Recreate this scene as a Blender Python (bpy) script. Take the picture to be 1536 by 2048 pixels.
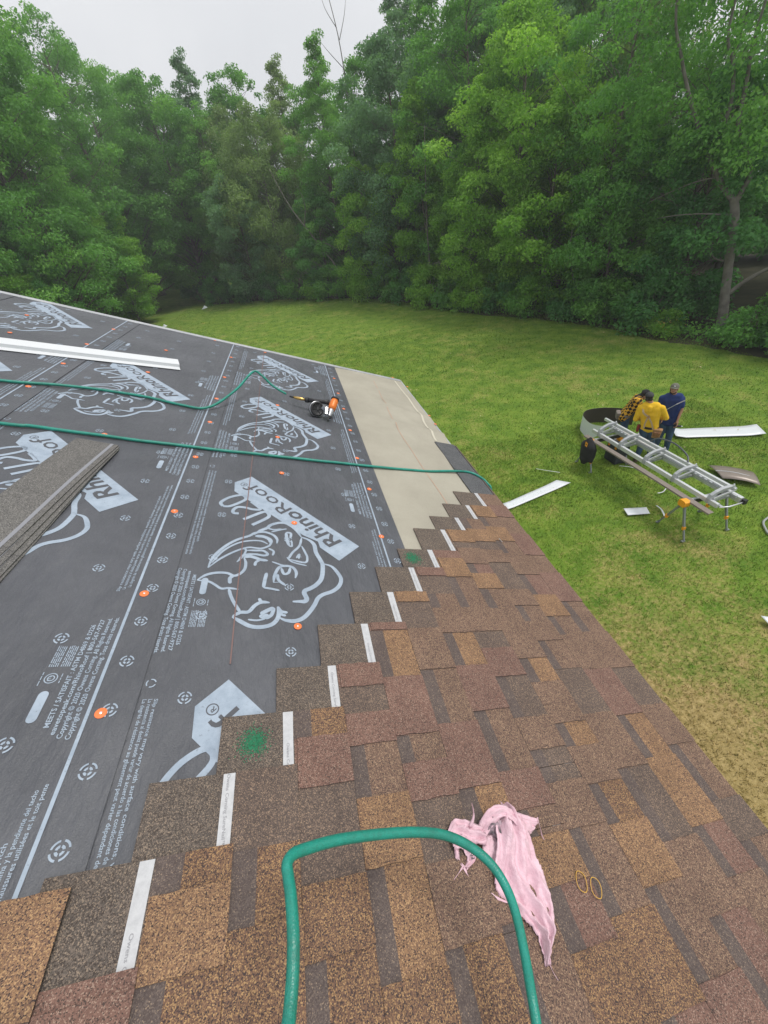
import bpy, bmesh, math, random
import numpy as np
from mathutils import Matrix, Vector, noise as mnoise
R_ = math.radians
scene = bpy.context.scene
for o in list(bpy.data.objects): bpy.data.objects.remove(o)
COL = scene.collection

# ------------------------------------------------------------------ camera
CAM_H = 5.8
cam_d = bpy.data.cameras.new('camera'); cam = bpy.data.objects.new('camera', cam_d); COL.objects.link(cam)
cam_d.sensor_fit = 'VERTICAL'; cam_d.sensor_height = 36.0
cam_d.lens = 762.65 / 2048 * 36.0
cam_d.clip_start = 0.02; cam_d.clip_end = 2000
_Rm = ((0.96964950, -0.22442918, 0.09701232), (-0.21355337, -0.58419168, 0.78301662), (-0.11905799, -0.77996899, -0.61438878))
cam.matrix_world = Matrix(((_Rm[0][0], -_Rm[0][1], -_Rm[0][2], 0), (_Rm[1][0], -_Rm[1][1], -_Rm[1][2], 0),
                           (_Rm[2][0], -_Rm[2][1], -_Rm[2][2], CAM_H), (0, 0, 0, 1)))
scene.camera = cam

# ------------------------------------------------------------------ sky and sun (overcast)
SUN_EL, SUN_AZ = R_(66), R_(95)          # azimuth from +Y towards +X
world = bpy.data.worlds.new('World'); scene.world = world; world.use_nodes = True
wn = world.node_tree; wn.nodes.clear()
w_out = wn.nodes.new('ShaderNodeOutputWorld'); w_bg = wn.nodes.new('ShaderNodeBackground')
w_sky = wn.nodes.new('ShaderNodeTexSky'); w_sky.sky_type = 'NISHITA'; w_sky.sun_disc = False
w_sky.sun_elevation = SUN_EL; w_sky.sun_rotation = SUN_AZ; w_sky.dust_density = 6; w_sky.air_density = 1.2; w_sky.altitude = 200
w_hsv = wn.nodes.new('ShaderNodeHueSaturation'); w_hsv.inputs['Saturation'].default_value = 0.06
w_cl = wn.nodes.new('ShaderNodeMix'); w_cl.data_type = 'RGBA'; w_cl.inputs['Factor'].default_value = 0.8
w_tc = wn.nodes.new('ShaderNodeTexCoord'); w_nz = wn.nodes.new('ShaderNodeTexNoise')
w_nz.inputs['Scale'].default_value = 2.2; w_nz.inputs['Detail'].default_value = 5; w_nz.inputs['Roughness'].default_value = 0.5
w_rp = wn.nodes.new('ShaderNodeValToRGB')
w_rp.color_ramp.elements[0].position = 0.3; w_rp.color_ramp.elements[0].color = (5.85, 6.0, 6.3, 1)
w_rp.color_ramp.elements[1].position = 0.72; w_rp.color_ramp.elements[1].color = (7.0, 7.1, 7.3, 1)
wn.links.new(w_tc.outputs['Generated'], w_nz.inputs['Vector']); wn.links.new(w_nz.outputs['Fac'], w_rp.inputs['Fac'])
wn.links.new(w_sky.outputs['Color'], w_hsv.inputs['Color'])
wn.links.new(w_hsv.outputs['Color'], w_cl.inputs['A']); wn.links.new(w_rp.outputs['Color'], w_cl.inputs['B'])
wn.links.new(w_cl.outputs['Result'], w_bg.inputs['Color']); w_bg.inputs['Strength'].default_value = 0.10
wn.links.new(w_bg.outputs['Background'], w_out.inputs['Surface'])
sun_d = bpy.data.lights.new('sun', 'SUN'); sun = bpy.data.objects.new('sun', sun_d); COL.objects.link(sun)
sun_d.energy = 1.5; sun_d.angle = R_(16); sun_d.color = (1.0, 0.96, 0.9)
_sd = Vector((math.sin(SUN_AZ) * math.cos(SUN_EL), math.cos(SUN_AZ) * math.cos(SUN_EL), math.sin(SUN_EL)))
sun.rotation_euler = _sd.to_track_quat('Z', 'Y').to_euler()
vs = scene.view_settings
vs.view_transform = 'Standard'; vs.look = 'None'; vs.exposure = 0.5; vs.gamma = 1.0; vs.use_curve_mapping = False
try:
    scene.cycles.max_bounces = 3; scene.cycles.transparent_max_bounces = 4; scene.cycles.diffuse_bounces = 2; scene.cycles.glossy_bounces = 2
except Exception: pass

# ------------------------------------------------------------------ material helpers
def mat(name, col=(.5, .5, .5), rough=.6, metal=0., spec=.4):
    m = bpy.data.materials.new(name); m.use_nodes = True
    b = m.node_tree.nodes['Principled BSDF']
    b.inputs['Base Color'].default_value = (*col, 1); b.inputs['Roughness'].default_value = rough
    b.inputs['Metallic'].default_value = metal; b.inputs['Specular IOR Level'].default_value = spec
    return m
class NT:
    def __init__(s, m): s.t = m.node_tree; s.b = s.t.nodes['Principled BSDF']
    def n(s, kind, **kw):
        x = s.t.nodes.new('ShaderNode' + kind)
        for k, v in kw.items():
            if hasattr(x, k): setattr(x, k, v)
            else: x.inputs[k].default_value = v
        return x
    def l(s, a, b): s.t.links.new(a, b)
    def ramp(s, fac, stops, interp='LINEAR'):
        r = s.n('ValToRGB'); cr = r.color_ramp; cr.interpolation = interp
        while len(cr.elements) < len(stops): cr.elements.new(.5)
        for e, (p, c) in zip(cr.elements, stops): e.position = p; e.color = (*c, 1) if len(c) == 3 else c
        s.l(fac, r.inputs['Fac']); return r.outputs['Color']
    def mix(s, fac, a, b, mode='MIX'):
        m = s.n('Mix', data_type='RGBA', blend_type=mode)
        for i, v in (('Factor', fac), ('A', a), ('B', b)):
            if isinstance(v, (int, float)): m.inputs[i].default_value = v
            elif isinstance(v, tuple): m.inputs[i].default_value = (*v, 1)
            else: s.l(v, m.inputs[i])
        return m.outputs['Result']
    def math(s, op, a, b=0.):
        m = s.n('Math', operation=op)
        for i, v in enumerate((a, b)):
            if isinstance(v, (int, float)): m.inputs[i].default_value = v
            else: s.l(v, m.inputs[i])
        return m.outputs[0]
    def noise(s, vec, scale, detail=3, rough=.55):
        x = s.n('TexNoise'); x.inputs['Scale'].default_value = scale; x.inputs['Detail'].default_value = detail; x.inputs['Roughness'].default_value = rough
        if vec is not None: s.l(vec, x.inputs['Vector'])
        return x.outputs['Fac']
    def bump(s, h, strength=.3, dist=.01):
        b = s.n('Bump'); b.inputs['Strength'].default_value = strength; b.inputs['Distance'].default_value = dist
        s.l(h, b.inputs['Height']); s.l(b.outputs['Normal'], s.b.inputs['Normal'])
    def obj(s): return s.n('TexCoord').outputs['Object']
    def base(s, c): s.l(c, s.b.inputs['Base Color'])

def mottled(name, a, b, scale=8, rough=.6, metal=0., bump=.0, detail=4, spec=.4):
    m = mat(name, a, rough, metal, spec); t = NT(m); v = t.obj()
    n = t.noise(v, scale, detail); t.base(t.ramp(n, [(.3, a), (.7, b)]))
    if bump: t.bump(t.noise(v, scale * 4, 4), bump, .01)
    return m

def granule(name, stops, scale=560, tint=.4):
    """roofing granules: random coloured cells with a little relief"""
    m = mat(name, (.1, .1, .1), .9, 0, .25); t = NT(m); v = t.obj()
    vo = t.n('TexVoronoi'); vo.inputs['Scale'].default_value = scale; t.l(v, vo.inputs['Vector'])
    sep = t.n('SeparateColor'); t.l(vo.outputs['Color'], sep.inputs['Color'])
    acc, pts = 0, []
    for w, c in stops: pts.append((acc, c)); acc += w
    col = t.ramp(sep.outputs['Red'], pts, 'CONSTANT')
    big = t.noise(v, 9, 4, .6)
    col = t.mix(tint, col, t.ramp(big, [(.3, (.62, .6, .6)), (.72, (1.28, 1.24, 1.18))]), 'MULTIPLY')
    v2 = t.n('TexVoronoi'); v2.inputs['Scale'].default_value = scale * .45; t.l(v, v2.inputs['Vector'])
    s2 = t.n('SeparateColor'); t.l(v2.outputs['Color'], s2.inputs['Color'])
    col = t.mix(.45, col, t.ramp(s2.outputs['Green'], [(0, (.78, .78, .8)), (1, (1.22, 1.2, 1.16))]), 'MULTIPLY')
    t.base(col)
    t.bump(vo.outputs['Distance'], .5, .002)
    return m

# ------------------------------------------------------------------ mesh helpers
def link(o, parent=None):
    COL.objects.link(o)
    if parent is not None: o.parent = parent
    return o
def mk(name, verts, faces, mats, parent=None, mi=None, smooth=False, matrix=None, loc=None):
    me = bpy.data.meshes.new(name); me.from_pydata([tuple(v) for v in verts], [], [tuple(f) for f in faces])
    for m in (mats if isinstance(mats, (list, tuple)) else [mats]): me.materials.append(m)
    if mi is not None: me.polygons.foreach_set('material_index', mi)
    if smooth: me.polygons.foreach_set('use_smooth', [True] * len(me.polygons))
    me.update(); o = bpy.data.objects.new(name, me); link(o, parent)
    if matrix is not None:
        o.matrix_basis = (parent.matrix_basis.inverted() @ matrix) if parent is not None else matrix
    elif loc is not None: o.location = loc
    return o
def tag(o, label=None, cat=None, group=None, kind=None):
    if label: o['label'] = label
    if cat: o['category'] = cat
    if group: o['group'] = group
    if kind: o['kind'] = kind
    return o
def empty(name, label, cat, matrix=None, loc=(0, 0, 0), group=None):
    o = bpy.data.objects.new(name, None); o.empty_display_size = .2; link(o)
    if matrix is not None: o.matrix_basis = matrix
    else: o.matrix_basis = Matrix.Translation(loc)
    return tag(o, label, cat, group)

class MB:
    def __init__(s): s.v = []; s.f = []; s.mi = []; s.m = 0
    def add(s, vs, fs):
        b = len(s.v); s.v += [tuple(x) for x in vs]; s.f += [tuple(b + i for i in f) for f in fs]; s.mi += [s.m] * len(fs); return s
    def box(s, c, size, rot=None):
        hx, hy, hz = size[0] / 2, size[1] / 2, size[2] / 2; c = Vector(c)
        vs = [Vector((x, y, z)) for z in (-hz, hz) for y in (-hy, hy) for x in (-hx, hx)]
        if rot is not None: vs = [rot @ p for p in vs]
        return s.add([p + c for p in vs], [(0, 2, 3, 1), (4, 5, 7, 6), (0, 1, 5, 4), (2, 6, 7, 3), (0, 4, 6, 2), (1, 3, 7, 5)])
    def bar(s, a, b, w, h, up=(0, 0, 1)):
        a, b = Vector(a), Vector(b); d = (b - a); L = d.length; d.normalize(); u = Vector(up)
        x = d.cross(u)
        if x.length < 1e-4: x = d.cross(Vector((1, 0, 0)))
        x.normalize(); u = x.cross(d)
        vs = []
        for p in (a, b):
            for sx, sz in ((-1, -1), (1, -1), (1, 1), (-1, 1)): vs.append(p + x * (sx * w / 2) + u * (sz * h / 2))
        return s.add(vs, [(3, 2, 1, 0), (4, 5, 6, 7), (0, 1, 5, 4), (1, 2, 6, 5), (2, 3, 7, 6), (3, 0, 4, 7)])
    def tube(s, pts, r, n=8, cap=True, closed=False):
        pts = [Vector(p) for p in pts]; N = len(pts); rr = r if isinstance(r, (list, tuple)) else [r] * N
        t0 = (pts[1] - pts[0]).normalized(); ref = Vector((0, 0, 1)) if abs(t0.z) < .9 else Vector((1, 0, 0))
        x = t0.cross(ref).normalized(); vs = []
        for i, p in enumerate(pts):
            if closed: t = pts[(i + 1) % N] - pts[i - 1]
            else: t = pts[min(i + 1, N - 1)] - pts[max(i - 1, 0)]
            t.normalize(); x = (x - t * x.dot(t)); x.normalize(); y = t.cross(x)
            for k in range(n):
                a = 2 * math.pi * k / n; vs.append(p + (x * math.cos(a) + y * math.sin(a)) * rr[i])
        fs = []
        for i in range(N if closed else N - 1):
            j = (i + 1) % N
            for k in range(n): fs.append((i * n + k, i * n + (k + 1) % n, j * n + (k + 1) % n, j * n + k))
        if cap and not closed: fs += [tuple(range(n - 1, -1, -1)), tuple((N - 1) * n + k for k in range(n))]
        return s.add(vs, fs)
    def lathe(s, prof, n=16, M=None):
        vs = []; fs = []
        for r, z in prof:
            for k in range(n):
                a = 2 * math.pi * k / n; p = Vector((r * math.cos(a), r * math.sin(a), z)); vs.append(M @ p if M is not None else p)
        for i in range(len(prof) - 1):
            for k in range(n): fs.append((i * n + k, i * n + (k + 1) % n, (i + 1) * n + (k + 1) % n, (i + 1) * n + k))
        fs += [tuple(range(n - 1, -1, -1)), tuple((len(prof) - 1) * n + k for k in range(n))]
        return s.add(vs, fs)
    def prism(s, poly, z0, z1, M=None):
        n = len(poly); vs = [Vector((x, y, z)) for z in (z0, z1) for x, y in poly]
        if M is not None: vs = [M @ p for p in vs]
        return s.add(vs, [tuple(range(n - 1, -1, -1)), tuple(range(n, 2 * n))] + [(i, (i + 1) % n, n + (i + 1) % n, n + i) for i in range(n)])
    def build(s, name, mats, parent=None, smooth=False, matrix=None, loc=None):
        return mk(name, s.v, s.f, mats, parent, s.mi if isinstance(mats, (list, tuple)) else None, smooth, matrix, loc)

def smooth_path(pts, sub=6):
    P = [Vector(p) for p in pts]; out = []
    for i in range(len(P) - 1):
        p0, p1, p2, p3 = P[max(i - 1, 0)], P[i], P[i + 1], P[min(i + 2, len(P) - 1)]
        for k in range(sub):
            t = k / sub; out.append(0.5 * ((2 * p1) + (p2 - p0) * t + (2 * p0 - 5 * p1 + 4 * p2 - p3) * t * t + (3 * p1 - p0 - 3 * p2 + p3) * t ** 3))
    out.append(P[-1]); return out

# roof frame: local x = down the slope (v), y = along the eave away from the camera (u), z = off the roof (w)
PITCH = R_(22.648); _cp, _sp = math.cos(PITCH), math.sin(PITCH); ROOF_H = 1.135
_foot = Vector((0, 0, CAM_H)) - Vector((_sp, 0, _cp)) * ROOF_H
RM = Matrix(((_cp, 0, _sp, _foot.x), (0, 1, 0, _foot.y), (-_sp, 0, _cp, _foot.z), (0, 0, 0, 1)))
def roof_at(v, u, w=0): return RM @ Matrix.Translation((v, u, w))
def rp(v, u, w=0): return RM @ Vector((v, u, w))
EAVE_V, GABLE_U, NEAR_U, RIDGE_V = 1.575, 4.60, -3.4, -4.6
# ------------------------------------------------------------------ ground: lawn
def grass_colour(t, v):
    """green turf with drier straw-coloured patches near the house and around the work area"""
    sx = t.n('SeparateXYZ'); t.l(v, sx.inputs['Vector'])
    n1 = t.noise(v, .35, 4, .6); n2 = t.noise(v, 1.6, 4, .65); n3 = t.noise(v, 14, 3, .7); n4 = t.noise(v, 60, 2, .7)
    green = t.ramp(n2, [(.28, (.082, .165, .022)), (.5, (.132, .218, .03)), (.72, (.2, .28, .048))])
    stripe = t.n('TexWave', wave_type='BANDS', bands_direction='DIAGONAL'); stripe.inputs['Scale'].default_value = .35
    stripe.inputs['Distortion'].default_value = 2.5; stripe.inputs['Detail'].default_value = 2; t.l(v, stripe.inputs['Vector'])
    green = t.mix(.35, green, t.ramp(stripe.outputs['Fac'], [(0, (.85, .88, .85)), (1, (1.16, 1.1, 1.05))]), 'MULTIPLY')
    dry = t.ramp(n3, [(.3, (.22, .165, .06)), (.7, (.40, .31, .145))])
    near = t.n('MapRange'); near.inputs['From Min'].default_value = 5.2; near.inputs['From Max'].default_value = 1.2; t.l(sx.outputs['Y'], near.inputs['Value'])
    nx = t.n('MapRange'); nx.inputs['From Min'].default_value = 7.5; nx.inputs['From Max'].default_value = 3.2; t.l(sx.outputs['X'], nx.inputs['Value'])
    nd = t.math('MULTIPLY', near.outputs['Result'], nx.outputs['Result'])
    m = t.math('ADD', t.math('MULTIPLY', n1, .55), t.math('ADD', t.math('ADD', t.math('MULTIPLY', n2, .45), t.math('MULTIPLY', t.math('SUBTRACT', n3, .5), .5)), t.math('MULTIPLY', nd, .42)))
    f = t.n('MapRange'); f.inputs['From Min'].default_value = .53; f.inputs['From Max'].default_value = .80; t.l(m, f.inputs['Value'])
    c = t.mix(f.outputs['Result'], green, dry)
    c = t.mix(.2, c, t.ramp(n3, [(.25, (.66, .7, .62)), (.75, (1.3, 1.26, 1.2))]), 'MULTIPLY')
    return t.mix(.4, c, t.ramp(n4, [(.3, (.7, .72, .68)), (.7, (1.3, 1.28, 1.25))]), 'MULTIPLY'), n3, n4
M_lawn = mat('lawn_turf', (.1, .2, .03), .95, 0, .15); _t = NT(M_lawn); _c, _n3, _n4 = grass_colour(_t, _t.obj()); _t.base(_c)
_t.bump(_t.math('ADD', _n3, _n4), .35, .03)
_gv, _gf = [], []
_gx = [-150, -100, -60] + list(np.arange(-40, 41, 4.0)) + [60, 100, 150]; _gy = [-120, -60, -20] + list(np.arange(-8, 90, 4.0)) + [110, 140, 170]
for y in _gy:
    for x in _gx: _gv.append((x, y, 0))
for j in range(len(_gy) - 1):
    for i in range(len(_gx) - 1):
        a = j * len(_gx) + i; _gf.append((a, a + 1, a + 1 + len(_gx), a + len(_gx)))
tag(mk('lawn', _gv, _gf, M_lawn), 'wide mown lawn of green and straw coloured grass', 'lawn', kind='structure')

rng = np.random.default_rng(7)
def blades(n, xr, yr, hr, w, keep=None):
    x = rng.uniform(*xr, n); y = rng.uniform(*yr, n)
    if keep is not None:
        k = keep(x, y); x, y = x[k], y[k]; n = len(x)
    a = rng.uniform(0, 6.283, n); h = rng.uniform(*hr, n); la = rng.uniform(0, 6.283, n); ln = h * rng.uniform(.3, 1.1, n)
    dx, dy = np.cos(a) * w / 2, np.sin(a) * w / 2
    P = np.stack([np.stack([x - dx, y - dy, np.full(n, .0)], 1), np.stack([x + dx, y + dy, np.full(n, .0)], 1),
                  np.stack([x + np.cos(la) * ln, y + np.sin(la) * ln, h], 1)], 1).reshape(-1, 3)
    return P
_B = np.concatenate([blades(120000, (1.0, 11.5), (-1.0, 9.5), (.025, .07), .010, lambda x, y: x > 1.3),
                     blades(70000, (1.0, 16), (6, 24), (.025, .06), .02), blades(26000, (-12, 14), (16, 50), (.03, .07), .05)])
_me = bpy.data.meshes.new('grass_blades'); _N = len(_B)
_me.vertices.add(_N); _me.vertices.foreach_set('co', _B.ravel()); _me.loops.add(_N); _me.loops.foreach_set('vertex_index', np.arange(_N, dtype=np.int32))
_me.polygons.add(_N // 3); _me.polygons.foreach_set('loop_start', np.arange(0, _N, 3, dtype=np.int32)); _me.polygons.foreach_set('loop_total', np.full(_N // 3, 3, dtype=np.int32)); _me.update()
M_blade = mat('grass_blade', (.1, .2, .03), .8, 0, .2); _t = NT(M_blade)
_v = _t.obj(); _mp = _t.n('Vector', ) if False else _t.n('VectorMath', operation='MULTIPLY'); _mp.inputs[1].default_value = (1, 1, 0); _t.l(_v, _mp.inputs[0])
_c, _n3, _n4 = grass_colour(_t, _mp.outputs['Vector']); _gi = _t.n('NewGeometry'); _t.base(_t.mix(1., _c, _t.ramp(_gi.outputs['Random Per Island'], [(0, (.62, .66, .6)), (.6, (1.1, 1.1, 1.05)), (1, (1.7, 1.6, 1.5))]), 'MULTIPLY'))
_me.materials.append(M_blade); _o = bpy.data.objects.new('grass_blades', _me); link(_o)
tag(_o, 'short mown grass blades covering the lawn', 'grass', kind='stuff')
# pale fallen leaves on the lawn
def leaflets(n, xr, yr, s):
    x = rng.uniform(*xr, n); y = rng.uniform(*yr, n); a = rng.uniform(0, 6.283, n); L = rng.uniform(.6, 1.3, n) * s; out = []
    for i in range(n):
        c, q = math.cos(a[i]), math.sin(a[i]); z = .06 + rng.uniform(0, .03); l = L[i]; t_ = rng.uniform(-.02, .02)
        out += [(x[i] - c * l, y[i] - q * l, z), (x[i] - q * l * .45, y[i] + c * l * .45, z + t_), (x[i] + c * l, y[i] + q * l, z + .01), (x[i] + q * l * .45, y[i] - c * l * .45, z - t_)]
    return out
_v = leaflets(110, (3, 14), (7, 17), .028) + leaflets(40, (6, 13), (12, 22), .03) + leaflets(20, (5.5, 8), (3, 7), .018)
tag(mk('fallen_leaves', _v, [(4 * i, 4 * i + 1, 4 * i + 2, 4 * i + 3) for i in range(len(_v) // 4)], mottled('dry_leaf', (.55, .5, .3), (.42, .34, .15), 3)),
    'scattered pale fallen leaves on the grass', 'leaves', kind='stuff')

# ------------------------------------------------------------------ the house
M_wall = mat('vinyl_siding', (.62, .6, .55), .6); M_fascia = mat('white_trim', (.75, .76, .77), .45)
M_drip = mottled('galvanised_drip_edge', (.4, .41, .43), (.52, .53, .55), 6, .4, .3)
M_deck = mottled('roof_deck_board', (.32, .24, .15), (.42, .32, .2), 10, .8)
M_fab = mat('underlayment_fabric', (.06, .062, .07), .44, 0, .5); t = NT(M_fab); v = t.obj()
t.base(t.mix(.6, t.mix(t.ramp(t.noise(v, 7, 6, .75), [(.58, (0, 0, 0)), (.82, (.4, .4, .4))]), t.ramp(t.noise(v, 2.2, 6, .65), [(.28, (.056, .059, .069)), (.72, (.10, .104, .118))]), (.14, .14, .143)), t.ramp(t.noise(v, 420, 2, .7), [(.25, (.75, .75, .75)), (.75, (1.25, 1.25, 1.25))]), 'MULTIPLY'))
mp_ = t.n('Mapping'); mp_.inputs['Scale'].default_value = (7, 2.2, 1); mp_.inputs['Rotation'].default_value = (0, 0, .5); t.l(v, mp_.inputs['Vector'])
t.bump(t.math('ADD', t.math('MULTIPLY', t.noise(mp_.outputs['Vector'], 1, 5, .55), 22.), t.noise(v, 300, 2, .7)), .5, .003)
M_print = mat('pale_blue_print', (.40, .47, .56), .6, 0, .3); t = NT(M_print)
t.base(t.mix(t.ramp(t.noise(t.obj(), 90, 5, .75), [(.60, (0, 0, 0)), (.68, (.7, .7, .7))]), t.ramp(t.noise(t.obj(), 14, 5, .7), [(.25, (.24, .295, .365)), (.65, (.36, .425, .505))]), (.13, .14, .16)))
M_printd = mat('dark_print', (.078, .081, .092), .62, 0, .4)
M_tan = mat('tan_ice_barrier', (.4, .36, .27), .8, 0, .3); t = NT(M_tan); v = t.obj()
t.base(t.mix(.5, t.ramp(t.noise(v, 2.2, 5, .6), [(.3, (.31, .288, .235)), (.7, (.39, .366, .30))]), t.ramp(t.noise(v, 260, 2, .7), [(.25, (.8, .8, .8)), (.75, (1.18, 1.18, 1.18))]), 'MULTIPLY'))
t.bump(t.noise(v, 260, 2, .7), .4, .002)
M_chalk = mat('red_chalk', (.20, .125, .115), .9); M_chalk_l = mat('red_chalk_on_tan', (.46, .31, .23), .9)
M_cap = mat('orange_plastic', (.85, .2, .06), .5); M_steel = mat('steel_nail_head', (.7, .7, .72), .35, .8)

house = empty('house', 'house with a half shingled low gable roof under the photographer', 'house', loc=(-4.3, .6, 0))
def part(name, mb, m, smooth=False): return mb.build(name, m, house, smooth, Matrix.Identity(4))
def rpart(name, verts, faces, m, parent=None, mi=None, smooth=False, at=None):
    """a part in roof coordinates"""
    p = parent or house; mx = RM if at is None else roof_at(*at)
    o = mk(name, verts, faces, m, None, mi, smooth); o.parent = p
    pw = p.matrix_basis if p.parent is None else p.parent.matrix_basis @ p.matrix_basis
    o.matrix_basis = pw.inverted() @ mx
    return o
_e = rp(EAVE_V, 0, -.02); _rdg = rp(RIDGE_V, 0, -.02); _bx = 2 * _rdg.x - _e.x
WALLX = _e.x - .42
b = MB(); b.box((WALLX - .08, (NEAR_U + GABLE_U) / 2, (_e.z - .25) / 2), (.16, GABLE_U - NEAR_U - .5, _e.z - .25)); part('wall', b, M_wall)
b = MB(); b.box((_bx + .5, (NEAR_U + GABLE_U) / 2, (_e.z - .25) / 2), (.16, GABLE_U - NEAR_U - .5, _e.z - .25)); part('wall', b, M_wall)
for yy in (NEAR_U + .25, GABLE_U - .25):
    b = MB(); w = [(_bx + .58, 0), (WALLX - .16, 0), (WALLX - .16, _e.z - .3), (_rdg.x, _rdg.z - .28), (_bx + .58, _e.z - .3)]
    b.add([(x, yy - .06, z) for x, z in w] + [(x, yy + .06, z) for x, z in w], [(4, 3, 2, 1, 0), (5, 6, 7, 8, 9)] + [(i, (i + 1) % 5, 5 + (i + 1) % 5, 5 + i) for i in range(5)]); part('gable_wall', b, M_wall)
b = MB(); b.box((_e.x - .22, (NEAR_U + GABLE_U) / 2, _e.z - .2), (.4, GABLE_U - NEAR_U - .1, .02)); part('soffit', b, M_fascia)
b = MB(); b.box((_e.x - .03, (NEAR_U + GABLE_U) / 2, _e.z - .115), (.02, GABLE_U - NEAR_U - .06, .15)); part('fascia', b, M_fascia)
rpart('roof_deck', *(lambda b: (b.v, b.f))(MB().box(((EAVE_V - .02 + RIDGE_V) / 2, (NEAR_U + GABLE_U) / 2, -.018), (EAVE_V - .02 - RIDGE_V, GABLE_U - NEAR_U - .02, .03))), M_deck)
b = MB(); _m2 = Matrix.Rotation(PITCH * 0, 4, 'Y')
_q = [(_rdg.x, NEAR_U, _rdg.z), (_rdg.x, GABLE_U, _rdg.z), (_bx, GABLE_U, _e.z), (_bx, NEAR_U, _e.z)]
b.add(_q + [(x, y, z - .04) for x, y, z in _q], [(0, 1, 2, 3), (7, 6, 5, 4), (0, 4, 5, 1), (1, 5, 6, 2), (2, 6, 7, 3), (3, 7, 4, 0)]); part('rear_roof_slope', b, M_fab)
# rake trim and metal edges
for yy in (GABLE_U,):
    rpart('rake_board', *(lambda b: (b.v, b.f))(MB().box(((EAVE_V + RIDGE_V) / 2, yy - .012, -.11), (EAVE_V - RIDGE_V, .02, .15))), M_fascia)
    rpart('rake_drip_edge', *(lambda b: (b.v, b.f))(MB().box(((EAVE_V + RIDGE_V) / 2, yy - .028, .006), (EAVE_V - RIDGE_V - .01, .07, .006)).box(((EAVE_V + RIDGE_V) / 2, yy + .008, -.03), (EAVE_V - RIDGE_V - .01, .004, .07))), M_drip)
rpart('eave_drip_edge', *(lambda b: (b.v, b.f))(MB().box((EAVE_V - .03, (NEAR_U + GABLE_U) / 2, -.0008), (.08, GABLE_U - NEAR_U, .003)).box((EAVE_V + .012, (NEAR_U + GABLE_U) / 2, -.03), (.003, GABLE_U - NEAR_U, .06))), M_drip)

# tan ice barrier along the eave, wrinkled
def wr(v, u):
    def ridge(v, u, c, k, wd, a): d = (u - (c + k * (1.4 - v))) / wd; return a * math.exp(-d * d) * min(1, max(0, (v - .78) / .35)) 
    return ridge(v, u, 3.42, .35, .085, .018) + ridge(v, u, 3.02, .22, .065, .022) + ridge(v, u, 2.55, .1, .12, .006) + ridge(v, u, 3.9, .3, .14, .008) + min(1, max(0, (v - .75) / .15)) * (.002 * math.sin(v * 9 + u * 2.1) * math.sin(u * 3.3) + .005) + .001
vs_, fs_ = [], []; NV, NU = 28, 110
for j in range(NU + 1):
    u = .2 + (GABLE_U - .035 - .2) * j / NU
    for i in range(NV + 1):
        v_ = .62 + (EAVE_V - .012 - .62) * i / NV; vs_.append((v_, u, wr(v_, u)))
for j in range(NU):
    for i in range(NV): a = j * (NV + 1) + i; fs_.append((a, a + 1, a + NV + 2, a + NV + 1))
rpart('ice_barrier_sheet', vs_, fs_, M_tan, smooth=True)
M_fold = mat('pale_backing_edge', (.52, .49, .4), .7)
def strip(pts, w, z, m, name, parent=None, hf=None):
    pts = smooth_path([Vector((p[0], p[1], 0)) for p in pts], 8); vs, fs = [], []
    for i, p in enumerate(pts):
        d = (pts[min(i + 1, len(pts) - 1)] - pts[max(i - 1, 0)]).normalized(); n = Vector((-d.y, d.x, 0)) * w / 2
        for q in (p + n, p - n): vs.append((q.x, q.y, z + (hf(q.x, q.y) if hf else 0)))
    for i in range(len(pts) - 1): fs.append((2 * i, 2 * i + 1, 2 * i + 3, 2 * i + 2))
    return rpart(name, vs, fs, m, parent)
strip([(1.474, 4.5), (1.473, 3.513), (1.452, 3.195), (1.436, 2.827)], .02, .003, M_fold, 'folded_backing_edge', None, wr)
strip([(1.166, 4.3), (1.114, 3.055), (1.129, 2.337), (1.155, 1.884), (1.152, 1.6)], .006, .0018, M_chalk_l, 'chalk_line', None, wr)

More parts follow.
